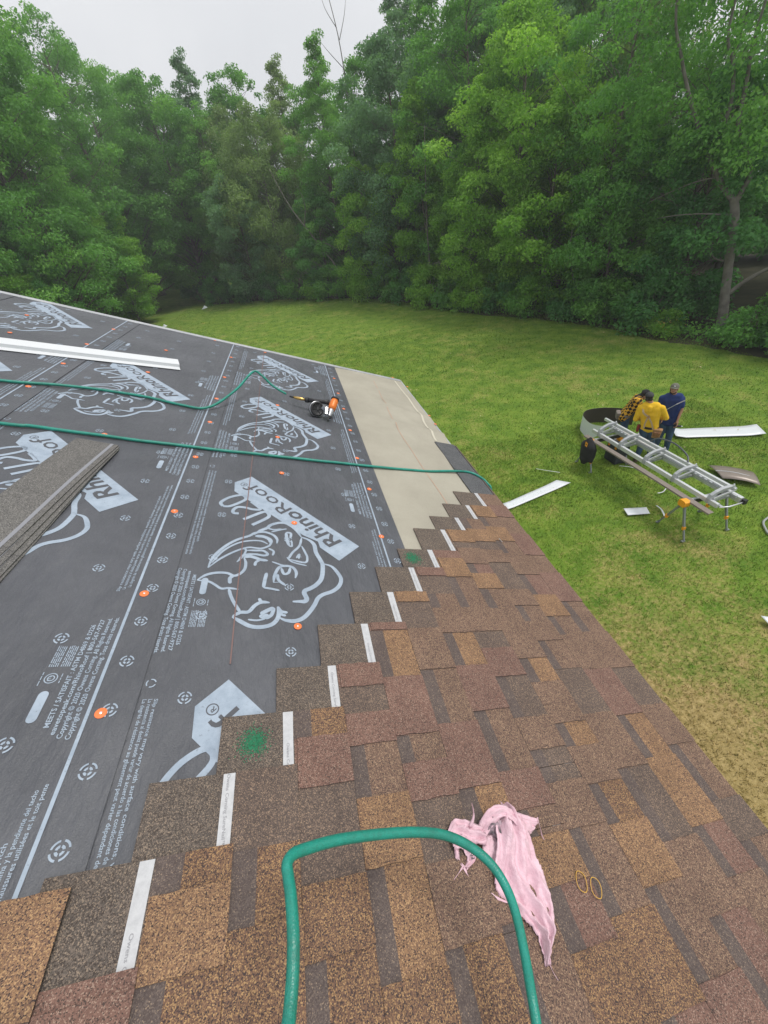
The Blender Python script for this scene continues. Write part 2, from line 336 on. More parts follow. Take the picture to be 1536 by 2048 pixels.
# ------------------------------------------------------------------ printed underlayment sheets
LOGO = {'S':[[0.016,[[0.018,1.391],[0.045,1.423],[0.073,1.446],[0.091,1.472],[0.133,1.494],[0.17,1.486],[0.204,1.447],[0.226,1.396]]],[0.019,[[0.226,1.396],[0.259,1.38],[0.282,1.349],[0.287,1.295],[0.304,1.243],[0.31,1.21],[0.299,1.138],[0.275,1.099],[0.247,1.076],[0.228,1.065],[0.223,1.05],[0.231,1.023],[0.223,1.009],[0.202,1.008],[0.177,1.007]]],[0.017,[[0.314,1.223],[0.348,1.209],[0.37,1.173],[0.381,1.134],[0.368,1.095],[0.338,1.065],[0.298,1.046],[0.275,1.026],[0.26,0.994],[0.24,0.961],[0.214,0.93],[0.184,0.916],[0.151,0.919],[0.13,0.93]]],[0.016,[[0.122,0.982],[0.127,0.954],[0.121,0.924],[0.101,0.9],[0.065,0.89],[0.03,0.895],[-0.002,0.915],[-0.03,0.935]]],[0.014,[[-0.03,0.935],[-0.005,0.954],[0.022,0.957],[0.043,0.987],[0.066,1.002],[0.094,1.0]]],[0.012,[[-0.005,0.954],[-0.025,0.989],[-0.042,1.026],[-0.054,1.065]]],[0.012,[[0.056,1.021],[0.061,1.008],[0.071,1.002]]],[0.012,[[-0.167,1.104],[-0.141,1.132],[-0.106,1.146],[-0.068,1.146],[-0.043,1.133],[-0.023,1.143],[-0.006,1.17],[-0.004,1.209],[-0.013,1.24]]],[0.016,[[-0.013,1.24],[0.009,1.247],[0.031,1.241],[0.052,1.231],[0.082,1.227]]],[0.012,[[0.052,1.231],[0.035,1.214],[0.032,1.193]]],[0.01,[[-0.167,1.104],[-0.128,1.099],[-0.103,1.083],[-0.08,1.065],[-0.055,1.068],[-0.02,1.063]]],[0.014,[[-0.043,1.133],[-0.055,1.119],[-0.052,1.091]]],[0.013,[[-0.139,1.171],[-0.129,1.231],[-0.096,1.295],[-0.051,1.347],[0.001,1.382],[0.023,1.404],[0.063,1.415],[0.101,1.398],[0.118,1.369],[0.117,1.34]]],[0.01,[[-0.139,1.171],[-0.103,1.223],[-0.062,1.264],[-0.025,1.291],[0.006,1.304],[0.05,1.301],[0.077,1.315],[0.089,1.33],[0.094,1.362],[0.075,1.383]]],[0.009,[[-0.129,1.2],[-0.098,1.269],[-0.054,1.319],[-0.007,1.345],[0.048,1.351],[0.079,1.332]]],[0.018,[[0.024,1.382],[0.058,1.382],[0.084,1.366],[0.094,1.339]]],[0.01,[[0.083,1.304],[0.104,1.287],[0.1,1.26]]],[0.009,[[-0.038,1.21],[-0.016,1.25],[-0.008,1.284],[-0.015,1.292]]],[0.012,[[-0.008,1.284],[0.029,1.286],[0.061,1.287],[0.08,1.267],[0.065,1.257],[0.03,1.262],[-0.012,1.255],[-0.031,1.23]]],[0.009,[[0.092,1.419],[0.133,1.439],[0.162,1.45]]],[0.01,[[0.073,1.446],[0.103,1.437],[0.139,1.447]]],[0.011,[[0.165,1.243],[0.184,1.286],[0.215,1.333],[0.227,1.391]]],[0.01,[[0.225,1.334],[0.239,1.29],[0.246,1.258],[0.234,1.226],[0.165,1.243]]],[0.008,[[0.159,1.254],[0.183,1.225],[0.241,1.207]]],[0.009,[[0.199,1.251],[0.213,1.278],[0.209,1.247]]],[0.007,[[0.2,1.265],[0.223,1.259]]],[0.014,[[0.158,1.422],[0.161,1.374],[0.169,1.331]]],[0.012,[[0.158,1.422],[0.179,1.419],[0.177,1.385]]],[0.009,[[0.169,1.331],[0.182,1.328],[0.181,1.367]]],[0.013,[[0.106,1.103],[0.11,1.143],[0.127,1.189],[0.155,1.2],[0.183,1.192],[0.196,1.163],[0.191,1.131]]],[0.012,[[0.136,1.187],[0.146,1.153],[0.165,1.161],[0.172,1.191]]],[0.012,[[0.122,1.15],[0.125,1.118],[0.151,1.09]]],[0.01,[[0.106,1.103],[0.133,1.107]]],[0.008,[[0.098,1.222],[0.133,1.206],[0.155,1.2]]],[0.014,[[0.079,1.156],[0.073,1.115],[0.069,1.075]]],[0.01,[[0.069,1.075],[0.098,1.07],[0.129,1.062]]],[0.018,[[0.063,0.944],[0.073,0.935],[0.091,0.944]]],[0.016,[[0.063,0.947],[0.086,0.963],[0.109,0.977]]],[0.014,[[0.109,0.977],[0.101,0.944],[0.08,0.926]]],[0.008,[[0.08,0.926],[0.051,0.919],[0.022,0.923]]],[0.012,[[0.122,0.982],[0.135,0.96],[0.158,0.954]]],[0.01,[[0.135,0.96],[0.137,0.945],[0.152,0.94]]]],'U':[[0.017,[[0.007,1.46],[0.071,1.523],[0.079,1.551],[0.064,1.571],[0.04,1.561],[-0.033,1.497]]],[0.016,[[-0.057,1.541],[-0.079,1.541],[-0.083,1.564],[-0.065,1.591],[-0.029,1.592],[0.005,1.583],[0.038,1.592],[-0.007,1.646]]],[0.016,[[-0.13,1.588],[-0.143,1.617],[-0.114,1.662],[-0.073,1.691],[-0.045,1.694],[-0.034,1.665],[-0.062,1.628],[-0.101,1.593],[-0.13,1.588]]]],'box':[[-0.018,1.886],[0.498,1.356],[0.387,1.248],[0.308,1.331],[0.302,1.372],[0.236,1.411],[0.127,1.515],[-0.092,1.726],[-0.098,1.81]]}
PERIOD = 1.25
_fontcache = {}
def text_mesh(s, bold=0., shear=0.):
    k = (s, bold, shear)
    if k in _fontcache: return _fontcache[k]
    cu = bpy.data.curves.new('lettering', 'FONT'); cu.body = s; cu.size = 1; cu.offset = bold; cu.shear = shear; cu.resolution_u = 2; cu.fill_mode = 'BOTH'
    o = bpy.data.objects.new('lettering', cu); COL.objects.link(o); dg = bpy.context.evaluated_depsgraph_get()
    me = bpy.data.meshes.new_from_object(o.evaluated_get(dg)); bpy.data.objects.remove(o)
    v = np.empty(len(me.vertices) * 3); me.vertices.foreach_get('co', v); v = v.reshape(-1, 3); f = [tuple(p.vertices) for p in me.polygons]
    bpy.data.meshes.remove(me); x0, x1 = v[:, 0].min(), v[:, 0].max(); v[:, 0] -= x0
    _fontcache[k] = (v, f, x1 - x0); return _fontcache[k]
def put_text(mb, s, org, ang, size, length=None, bold=0., shear=0., z=0., squash=1.):
    v, f, L = text_mesh(s, bold, shear); kx = (length / L) if length else size * squash
    c, q = math.cos(ang), math.sin(ang)
    mb.add([(org[0] + c * x * kx - q * y * size, org[1] + q * x * kx + c * y * size, z) for x, y, _ in v], f)
def stroke(mb, pts, w, z, sub=5, taper=True):
    P = smooth_path([Vector((p[0], p[1], 0)) for p in pts], sub) if len(pts) > 2 else [Vector((*p, 0)) for p in pts]
    vs, fs, n = [], [], len(P)
    for i, p in enumerate(P):
        d = (P[min(i + 1, n - 1)] - P[max(i - 1, 0)]); d.normalize(); t_ = i / (n - 1); k = min(1., .35 + 5 * min(t_, 1 - t_)) if taper else 1
        q = Vector((-d.y, d.x, 0)) * (w * k / 2)
        vs += [(p.x + q.x, p.y + q.y, z), (p.x - q.x, p.y - q.y, z)]
    mb.add(vs, [(2 * i + 1, 2 * i + 3, 2 * i + 2, 2 * i) for i in range(n - 1)])
def ring(mb, c, r0, r1, a0=0, a1=360, z=0, n=24):
    k = max(3, int(n * (a1 - a0) / 360)); vs = []
    for i in range(k + 1):
        a = R_(a0 + (a1 - a0) * i / k); vs += [(c[0] + r0 * math.cos(a), c[1] + r0 * math.sin(a), z), (c[0] + r1 * math.cos(a), c[1] + r1 * math.sin(a), z)]
    mb.add(vs, [(2 * i, 2 * i + 1, 2 * i + 3, 2 * i + 2) for i in range(k)])
Z1, Z2 = .0012, .0018
# emblem: animal head outline
b = MB()
for w, pts in LOGO['S']: stroke(b, pts, w, Z1)
M_emblem = (b.v, b.f)
# banner with wordmark
b = MB(); b.add([(x, y, Z1) for x, y in LOGO['box']], [tuple(range(len(LOGO['box']) - 1, -1, -1))])
for w, pts in LOGO['U']: stroke(b, pts, w, Z1, taper=False)
banner = (b.v, b.f)
b = MB(); _d = Vector((-.698, .716)); _up = Vector((-.716, -.698)); _A = Vector((.498, 1.356)); _ang = math.atan2(_d.y, _d.x)
_o = _A + _d * .075 + _up * .038
put_text(b, 'Rhino', _o, _ang, .115, .315, .022, .12, Z2)
put_text(b, 'Roof', _A + _d * .40 + _up * .038, _ang, .112, .28, .004, .0, Z2)
_o = _A + _d * .70 + _up * .085; ring(b, _o, .014, .017, z=Z2); put_text(b, 'R', _o - _d * .007 - _up * .008, _ang, .022, None, .01, 0, Z2)
wordmark = (b.v, b.f)
# small print, right-reading up the roof (ang 90) beside the lap line, and upside down at the upper edge
def dashes(mb, v0, v1, u0, u1, rows, z, r):
    for i in range(rows):
        v = v0 + (v1 - v0) * (i + .5) / rows; u = u0
        e = u1 - r.uniform(0, .12) * (u1 - u0)
        while u < e:
            l = r.uniform(.006, .02); mb.add([(v - .0011, u, z), (v + .0011, u, z), (v + .0011, min(u + l, e), z), (v - .0011, min(u + l, e), z)], [(0, 1, 2, 3)]); u += l + .0025
TX = ['MEETS / SATISFAIT : ASTM D4869 & D226', 'eavetopeak.com/RhinoRoof | 800-567-9727', 'Copyright \u00a9 2020 Owens Corning. All Rights Reserved.', 'Copyright \u00a9 2020 Owens Corning. Tous droits r\u00e9serv\u00e9s.']
SL = ['Slip resistance may vary with surface conditions, weather, footwear and roof pitch', 'La resistencia al desliz puede variar de acuerdo a las condiciones de la superficie, tipo de calzado o clima y la pendiente del techo',
      'La degr\u00e9s de r\u00e9sistance au glissement peut varier d\u00e9pendant de la temp\u00e9rature, des chaussures utilis\u00e9es et le toit pente']
rr = random.Random(3)
def block(ang, v0, u0, sgn):
    """four lines + stamp; sgn=+1 reads away from the camera"""
    b = MB()
    for i, (s, a, L) in enumerate(zip(TX, (.033, .014, .004, .0), (.306, .345, .36, .367))):
        put_text(b, s, (v0 + sgn * i * .018, u0 + sgn * a), ang, .0165, L, .018, 0, Z1)
    pv = v0 - sgn * .044
    n = 12; pill = [(pv + .011 * math.cos(R_(180 + a)), u0 + sgn * .088 + .011 * math.sin(R_(180 + a)) - .03) for a in range(0, 181, 20)] + [(pv + .011 * math.cos(R_(a)), u0 + sgn * .088 + .011 * math.sin(R_(a)) + .03) for a in range(0, 181, 20)]
    b.add([(x, y, Z1) for x, y in pill], [tuple(range(len(pill)))])
    c = (pv - sgn * .002, u0 + sgn * .165); ring(b, c, .0125, .015, z=Z1); ring(b, c, .006, .0085, z=Z1); put_text(b, 'ETL', (c[0], c[1] - sgn * .008), ang, .009, .016, .02, 0, Z1)
    dashes(b, c[0] - .024, c[0] - .02, c[1] - .02, c[1] + .02, 1, Z1, rr); dashes(b, c[0] + .02, c[0] + .024, c[1] - .015, c[1] + .015, 1, Z1, rr)
    for q in (0, 1): dashes(b, pv - .022 + q * .027, pv + .001 + q * .027, u0 + sgn * (.235) - .036, u0 + sgn * .235 + .036, 5, Z1, rr)
    return b.v, b.f
P90, M90 = math.pi / 2, -math.pi / 2
blk1 = block(P90, .556, .343, 1); blk2 = block(M90, -.184, 1.164, -1)
b = MB()
for i, s in enumerate(SL): put_text(b, s, (.578 + i * .014, -.43 + i * .01), P90, .0135, (.58, .66, .66)[i], .012, 0, Z1)
slip1 = (b.v, b.f); b = MB()
for i, s in enumerate(SL): put_text(b, s, (-.203 - i * .014, .653), M90, .0135, (.58, .66, .66)[i], .012, 0, Z1)
slip2 = (b.v, b.f); b = MB()
for k in range(3):
    a0 = k * 120 + 15; ring(b, (-.222, .70), .010, .0135, a0, a0 + 85, Z1, 9)
recyc = (b.v, b.f)
b = MB(); ring(b, (0, 0), .0145, .0185, 12, 78, 0); ring(b, (0, 0), .0145, .0185, 102, 168); ring(b, (0, 0), .0145, .0185, 192, 258); ring(b, (0, 0), .0145, .0185, 282, 348)
for a in (0, 90, 180, 270): ring(b, (0, 0), .0045, .0095, a + 12, a + 78, n=16)
target = (b.v, b.f)

def sheet(vlow, du, u0, u1, width=1.067):
    """one underlayment course; its print repeats every PERIOD along the roof"""
    vs, fs = [], []; NV, NU = 10, 60
    def h(v, u): return .0045 + .0015 * math.sin(u * 2.3 + v * 3 + du * 9) * math.sin(v * 4.1 + 1.3)
    for j in range(NU + 1):
        u = u0 + (u1 - u0) * j / NU
        for i in range(NV + 1):
            f_ = i / NV; v = vlow - width * (1 - f_); wob = .004 * math.sin(u * 1.9 + vlow) if i == NV else 0
            vs.append((v + wob, u, .002 + .004 * f_))
    for j in range(NU):
        for i in range(NV): a = j * (NV + 1) + i; fs.append((a, a + 1, a + NV + 2, a + NV + 1))
    b0 = len(vs)
    for j in range(NU + 1): x, y, z = vs[j * (NV + 1) + NV]; vs.append((x, y, z - .003))
    for j in range(NU): a = j * (NV + 1) + NV; fs.append((a, b0 + j, b0 + j + 1, a + NV + 1))
    s = rpart('underlayment_sheet', vs, fs, M_fab)
    return s
_shared = {}
def instance(name, data, m, parent, dv, du, dz, top=None):
    """printed part sharing mesh data; top clips a print hidden below the next course"""
    k = (name, id(data[0]))
    if k not in _shared:
        me = bpy.data.meshes.new(name); me.from_pydata(data[0], [], data[1]); me.materials.append(m); me.update(); _shared[k] = me
    o = bpy.data.objects.new(name, _shared[k]); link(o, parent); pw = parent.parent.matrix_basis @ parent.matrix_basis
    tilt = Matrix.Translation((0, 0, .0)) 
    o.matrix_basis = pw.inverted() @ RM @ Matrix.Translation((dv, du, dz)) @ SHEET_TILT; return o
# sheets rise .004 towards their lower edge: the print lies in that plane
SHEET_TILT = Matrix.Rotation(-math.atan(.004 / 1.067), 4, 'Y')
SHEETS = [(.738, .0, .0), (-.246, .218, -.972), (-1.212, .188, -1.944), (-2.19, .47, -2.916), (-3.16, .2, -3.888)]
def sheet_z(vloc): return .002 + .004 * (vloc - (.755 - 1.067)) / 1.067
for si, (vlow, du, dv) in enumerate(SHEETS):
    S = sheet(vlow, du, .02 if si < 2 else -2., GABLE_U - .03)
    umin = .0
    z0 = sheet_z(0) 
    for n in range(-1, 4):
        du_ = du + n * PERIOD + (.064 if n < 0 and si == 0 else 0)
        a = 1.24 if n < 0 else 9
        if -.1 < du_ + 1.25 and du_ + .8 < 4.4 and si < 4:
            if du_ + 1.88 < 4.56 or True:
                if du_ + 1.88 < 4.58 and du_ + .78 > -.6:
                    instance('printed_emblem', M_emblem, M_print, S, dv, du_, z0); instance('printed_banner', banner, M_print, S, dv, du_, z0); instance('printed_wordmark', wordmark, M_printd, S, dv, du_, z0)
        if si < 4:
            if .1 < du_ + .343 and du_ + .72 < 4.55: instance('printed_notice', blk1, M_print, S, dv, du_, z0)
            if .1 < du_ + .8 and du_ + 1.17 < 4.55: instance('printed_notice', blk2, M_print, S, dv, du_, z0)
            if du_ + .70 < 4.55 and du_ + .70 > .2: instance('printed_recycling_mark', recyc, M_print, S, dv, du_, z0); instance('printed_warning_text', slip1, M_print, S, dv, du_, z0); instance('printed_slip_text', slip2, M_print, S, dv, du_, z0)
    # continuous lap line
    b = MB(); _u0, _u1 = .05, GABLE_U - .04
    b.add([(.622 + dv, _u0, 0), (.6302 + dv, _u0, 0), (.6302 + dv, _u1, 0), (.622 + dv, _u1, 0)], [(0, 1, 2, 3)])
    o = rpart('printed_lap_line', b.v, b.f, M_print, S); o.location.z += 0
    for vert in o.data.vertices: vert.co.z = sheet_z(.626) + .0012
    if si < 3:
        for vv, step, off in ((-.128, .29, .691), (.166, .2925, .831), (.486, .2925, .97), (.672, .143, .16)):
            u = off - math.floor(off / step) * step + .25 + (du % step)
            while u < 4.5:
                if not (vv == .69 and si == 0 and u > 9): instance('printed_target', target, M_print, S, dv + vv, u, sheet_z(vv) + .0013)
                u += step
# chalk line on the sheets
strip([(-.019, .75), (-.024, 1.142), (-.025, 1.733), (-.028, 2.5), (-.033, 3.5), (-.035, 4.5)], .004, .0072, M_chalk, 'chalk_line')
# orange cap nails
b = MB(); b.lathe([(.0135, 0), (.0140, .0012), (.0125, .0022), (.006, .0028)], 14); capm = (b.v, b.f)
b = MB(); b.lathe([(.0035, .0026), (.0035, .0036), (.001, .0042)], 8); headm = (b.v, b.f)
CAPS = [[4.024, -1.889], [3.499, -1.769], [4.575, -1.813], [4.151, -1.319], [3.583, -1.33], [3.071, -1.294], [2.6, -1.288], [3.21, -0.825], [2.733, -0.792], [2.138, -0.773], [3.846, -0.838], [4.047, -0.326], [3.43, -0.319], [2.922, -0.319], [2.5, -0.307], [2.02, -0.316], [1.512, -0.32], [3.009, 0.112], [2.429, 0.115], [1.961, 0.14], [1.499, 0.197], [3.205, 0.67], [2.753, 0.661], [2.288, 0.641], [1.898, 0.653], [1.445, 0.63], [4.07, 0.683], [3.6, 0.669], [1.03, -0.319], [0.621, -0.317], [0.891, 0.192], [4.618, 1.478], [4.353, 1.597], [3.459, 1.583], [3.245, 1.574], [4.54, -0.528], [4.5, -0.026], [4.565, -1.129]]
_capme = None
for u, v_ in CAPS:
    if _capme is None:
        o = rpart('cap_nail', capm[0], capm[1], M_cap, at=(v_, u, .0062)); c = rpart('nail_head', headm[0], headm[1], M_steel, o, at=(v_, u, .0062)); _capme, _hme = o.data, c.data
        c.matrix_basis = Matrix.Identity(4)
    else:
        o = bpy.data.objects.new('cap_nail', _capme); link(o, house); o.matrix_basis = house.matrix_basis.inverted() @ roof_at(v_, u, .0062 + (.004 if v_ > .76 else 0))
        c = bpy.data.objects.new('nail_head', _hme); link(c, o)
# ------------------------------------------------------------------ laminated shingles
GR = {
 'G': granule('granules_gold', [(0.14, (0.058, 0.043, 0.041)), (0.36, (0.185, 0.113, 0.077)), (0.32, (0.270, 0.163, 0.094)), (0.18, (0.400, 0.256, 0.140))]),
 'R': granule('granules_russet', [(0.16, (0.078, 0.057, 0.050)), (0.42, (0.171, 0.100, 0.081)), (0.3, (0.215, 0.129, 0.104)), (0.12, (0.319, 0.223, 0.178))]),
 'M': granule('granules_brown', [(0.2, (0.076, 0.055, 0.050)), (0.38, (0.158, 0.102, 0.080)), (0.28, (0.216, 0.141, 0.101)), (0.14, (0.341, 0.239, 0.161))]),
 'A': granule('granules_amber_brown', [(0.22, (0.065, 0.048, 0.046)), (0.35, (0.151, 0.091, 0.066)), (0.27, (0.229, 0.138, 0.082)), (0.16, (0.378, 0.239, 0.121))]),
 'D': granule('granules_charcoal', [(0.34, (0.089, 0.070, 0.062)), (0.36, (0.131, 0.101, 0.087)), (0.2, (0.180, 0.131, 0.105)), (0.1, (0.291, 0.209, 0.152))]),
 'S': granule('granules_shadow_band', [(0.46, (0.097, 0.076, 0.071)), (0.38, (0.127, 0.102, 0.094)), (0.12, (0.167, 0.131, 0.112)), (0.04, (0.261, 0.199, 0.151))]),
 'H': granule('granules_headlap', [(0.28, (0.070, 0.057, 0.050)), (0.36, (0.111, 0.095, 0.084)), (0.24, (0.166, 0.135, 0.114)), (0.12, (0.263, 0.207, 0.159))]),
 'K': granule('granules_slate', [(.34, (.07, .074, .08)), (.40, (.10, .105, .113)), (.20, (.14, .145, .153)), (.06, (.22, .22, .22))]),
}
ORDER = ['H', 'G', 'R', 'M', 'A', 'D', 'S']; GM = [GR[k] for k in ORDER]
M_tape = mat('white_nailing_tape', (.5, .5, .52), .6); t = NT(M_tape); t.base(t.ramp(t.noise(t.obj(), 60, 4, .7), [(.2, (.38, .385, .40)), (.6, (.50, .505, .52))])); t.bump(t.noise(t.obj(), 500, 2), .3, .001)
M_ink = mat('grey_ink', (.27, .27, .29), .7)
ENDS = {-3: .275, -2: .15, -1: .30, 0: .442, 1: .583, 2: .725, 3: .893, 4: 1.056, 5: 1.214, 6: 1.351, 7: 1.533, 8: 1.667, 9: 1.821, 10: 1.99}
for k in range(-4, -24, -1): ENDS[k] = .12 + .155 * (k + 4) if k > -7 else -.35 - .02 * (k % 3)
# exposure pattern: (far u, near u, granules, kind) kind T raised tab, V valley, W valley with dark shadow band
PAT = {
 -3: [(.275, .12, 'G', 'T'), (.12, .07, 'D', 'V'), (.07, -.1, 'A', 'T')],
 -2: [(.15, .125, 'R', 'V'), (.125, -.06, 'R', 'T'), (-.06, -.2, 'D', 'W')],
 -1: [(.30, .24, 'A', 'W'), (.24, .125, 'G', 'T'), (.125, -.03, 'A', 'W'), (-.03, -.2, 'M', 'T')],
 0: [(.442, .285, 'D', 'V'), (.285, .165, 'A', 'W'), (.165, -.05, 'A', 'T'), (-.05, -.2, 'M', 'W')],
 1: [(.583, .505, 'A', 'W'), (.505, .385, 'R', 'T'), (.385, .205, 'D', 'V'), (.205, .095, 'A', 'T'), (.095, -.08, 'A', 'W'), (-.08, -.25, 'R', 'T')],
 2: [(.725, .645, 'R', 'T'), (.645, .56, 'D', 'V'), (.56, .47, 'R', 'T'), (.47, .345, 'M', 'W'), (.345, .21, 'G', 'T'), (.21, .04, 'G', 'W'), (.04, -.15, 'A', 'T')],
 3: [(.893, .86, 'R', 'T'), (.86, .67, 'G', 'W'), (.67, .485, 'R', 'T'), (.485, .41, 'M', 'W'), (.41, .32, 'R', 'T'), (.32, .195, 'D', 'V'), (.195, .06, 'M', 'T'), (.06, -.12, 'A', 'W')],
 4: [(1.056, 1.0, 'G', 'T'), (1.0, .865, 'D', 'V'), (.865, .69, 'M', 'T'), (.69, .505, 'M', 'W'), (.505, .33, 'R', 'T'), (.33, .24, 'G', 'W'), (.24, .07, 'M', 'T'), (.07, -.1, 'M', 'W'), (-.1, -.2, 'A', 'T')],
 5: [(1.214, 1.16, 'R', 'T'), (1.16, 1.05, 'D', 'V'), (1.05, .97, 'M', 'W'), (.97, .845, 'M', 'T'), (.845, .70, 'G', 'W'), (.70, .535, 'R', 'T'), (.535, .355, 'M', 'W'), (.355, .26, 'R', 'T'), (.26, .2, 'M', 'W'), (.2, .105, 'G', 'T'), (.105, .0, 'R', 'W'), (.0, -.15, 'A', 'T')],
 6: [(1.351, 1.29, 'R', 'V'), (1.29, 1.16, 'G', 'T'), (1.16, .975, 'M', 'W'), (.975, .85, 'M', 'T'), (.85, .77, 'D', 'V'), (.77, .65, 'R', 'T'), (.65, .5, 'D', 'W'), (.5, .4, 'M', 'T'), (.4, .31, 'D', 'W'), (.31, .2, 'M', 'T'), (.2, .03, 'M', 'W'), (.03, -.12, 'A', 'T'), (-.12, -.25, 'R', 'W')],
 7: [(1.533, 1.43, 'G', 'T'), (1.43, 1.38, 'D', 'V'), (1.38, 1.26, 'M', 'T'), (1.26, 1.19, 'R', 'W'), (1.19, 1.09, 'G', 'T'), (1.09, .97, 'M', 'W'), (.97, .72, 'M', 'T'), (.72, .62, 'G', 'W'), (.62, .47, 'M', 'T'), (.47, .395, 'G', 'W'), (.395, .29, 'M', 'T'), (.29, .19, 'A', 'W'), (.19, .06, 'G', 'T'), (.06, -.1, 'M', 'W'), (-.1, -.25, 'R', 'T')],
 8: [(1.667, 1.56, 'M', 'W'), (1.56, 1.45, 'G', 'T'), (1.45, 1.38, 'D', 'V'), (1.38, 1.28, 'M', 'T'), (1.28, 1.09, 'D', 'V'), (1.09, .99, 'M', 'T'), (.99, .9, 'M', 'W'), (.9, .8, 'M', 'T'), (.8, .67, 'M', 'W'), (.67, .49, 'D', 'V'), (.49, .315, 'M', 'T'), (.315, .13, 'D', 'W'), (.13, -.02, 'M', 'T'), (-.02, -.2, 'R', 'W')],
 9: [(1.821, 1.7, 'G', 'T'), (1.7, 1.6, 'M', 'W'), (1.6, 1.47, 'G', 'T'), (1.47, 1.36, 'M', 'W'), (1.36, 1.2, 'M', 'T'), (1.2, 1.06, 'R', 'W'), (1.06, .93, 'G', 'T'), (.93, .83, 'M', 'W'), (.83, .66, 'M', 'T'), (.66, .475, 'R', 'T'), (.475, .33, 'G', 'W'), (.33, .145, 'G', 'T'), (.145, .03, 'R', 'W'), (.03, -.15, 'M', 'T')],
 10: [(1.99, 1.85, 'M', 'V'), (1.85, 1.72, 'R', 'T'), (1.72, 1.55, 'M', 'V'), (1.55, 1.36, 'R', 'T'), (1.36, 1.22, 'M', 'V'), (1.22, 1.02, 'R', 'T'), (1.02, .84, 'M', 'W'), (.84, .66, 'M', 'T'), (.66, .5, 'D', 'V'), (.5, .36, 'M', 'T'), (.36, .19, 'M', 'W'), (.19, .09, 'D', 'T'), (.09, -.02, 'M', 'W'), (-.02, -.2, 'R', 'T')],
}
rs = random.Random(11)
SH_H, EXPO, TH, SLOPE, W0 = .337, .19, .0035, .036, .0085
def course_T(k): return -.165 + .1423 * k
TXT = 'Owens Corning SureNail\u2122'
def shingle(k, ua, ub, blocks, wjit):
    """one laminated shingle from far end ua to near end ub"""
    T = course_T(k)
    def w(v): return W0 + wjit + SLOPE * (v - T)
    vr = [T, T + .145, T + EXPO, T + EXPO + .052 + rs.uniform(-.004, .006), T + SH_H]
    us = sorted(set([ua, ub] + [x for b in blocks for x in b[:2] if ub < x < ua]), reverse=True)
    vs, fs, mi = [], [], []
    nrow = len(vr)
    for u in us:
        j = rs.uniform(-.0015, .0015) if u not in (ua, ub) else 0
        for v in vr: vs.append((v, u + j, w(v) + TH))
    for i in range(len(us) - 1):
        um = (us[i] + us[i + 1]) / 2; bl = next((b for b in blocks if b[1] <= um <= b[0]), blocks[-1])
        for r in range(nrow - 1):
            a = i * nrow + r; fs.append((a, a + nrow, a + nrow + 1, a + 1))
            if r < 2: m = 'H'
            elif r == 2: m = 'S' if bl[3] == 'W' else bl[2]
            else: m = bl[2]
            mi.append(ORDER.index(m))
    nb = len(vs)
    for u in (ua, ub):
        for v in (T, T + SH_H): vs.append((v, u, w(v)))
    L = len(us) - 1
    fs += [(0, nrow - 1 - 0, nb + 1, nb), (L * nrow, nb + 2, nb + 3, L * nrow + nrow - 1), (nb, nb + 2, L * nrow, 0), (nrow - 1, L * nrow + nrow - 1, nb + 3, nb + 1), (nb, nb + 1, nb + 3, nb + 2)]
    fs[-5] = (0, *range(1, nrow), nb + 1, nb); fs[-4] = (L * nrow, nb + 2, nb + 3, *range(L * nrow + nrow - 1, L * nrow, -1))
    mi += [5] * 5
    s = rpart('shingle', vs, fs, GM, mi=mi)
    for b in blocks:
        if b[3] != 'T': continue
        u1, u0 = min(b[0], ua), max(b[1], ub)
        if u1 - u0 < .012: continue
        v0, v1 = T + EXPO + .006, T + SH_H + .001; n = 6; TT = .0042
        top, bot = [], []
        pts = [(v0, u1)] + [(v0 + (v1 - v0) * i / n, u1 + rs.uniform(-.002, .002)) for i in range(1, n)] + [(v1, u1)] + [(v1, u0)] + [(v1 + (v0 - v1) * i / n, u0 + rs.uniform(-.002, .002)) for i in range(1, n)] + [(v0, u0)]
        V = [(v, u, w(v) + TH + TT) for v, u in pts] + [(v, u, w(v) + TH - .0005) for v, u in pts]; N = len(pts)
        F = [tuple(range(N - 1, -1, -1))] + [(i, (i + 1) % N, N + (i + 1) % N, N + i) for i in range(N)]
        tb = rpart('tab', V, F, [GR[b[2]], GR['S']], s, mi=[0] + [1] * N)
    # nailing tape along the top of the exposure
    sv0, sv1 = T + .160, T + EXPO - .003
    n = 14; e = [ua - .002 - (ua - ub - .004) * i / n for i in range(n + 1)]
    V, F = [], []
    for u in e:
        j0, j1 = rs.uniform(-.0007, .0007), rs.uniform(-.0007, .0007)
        V += [(sv0 + j0, u, w(sv0) + TH + .0009), (sv1 + j1, u, w(sv1) + TH + .0009)]
    F = [(2 * i, 2 * i + 2, 2 * i + 3, 2 * i + 1) for i in range(n)]
    rpart('nailing_tape', V, F, M_tape, s)
    if -1 <= k <= 10 and ua > 0:
        b = MB(); off = rs.uniform(0, .12)
        for q in range(3): put_text(b, TXT, (sv0 + .009, ua - off - q * .30), -math.pi / 2, .0105, .14, .002, 0, 0)
        b.v = [(x, y, w(x) + TH + .0016) for x, y, z in b.v if True]
        if b.v and min(p[1] for p in b.v) > ub - .2: rpart('tape_lettering', b.v, b.f, M_ink, s)
    return s
SHINGLES = {}
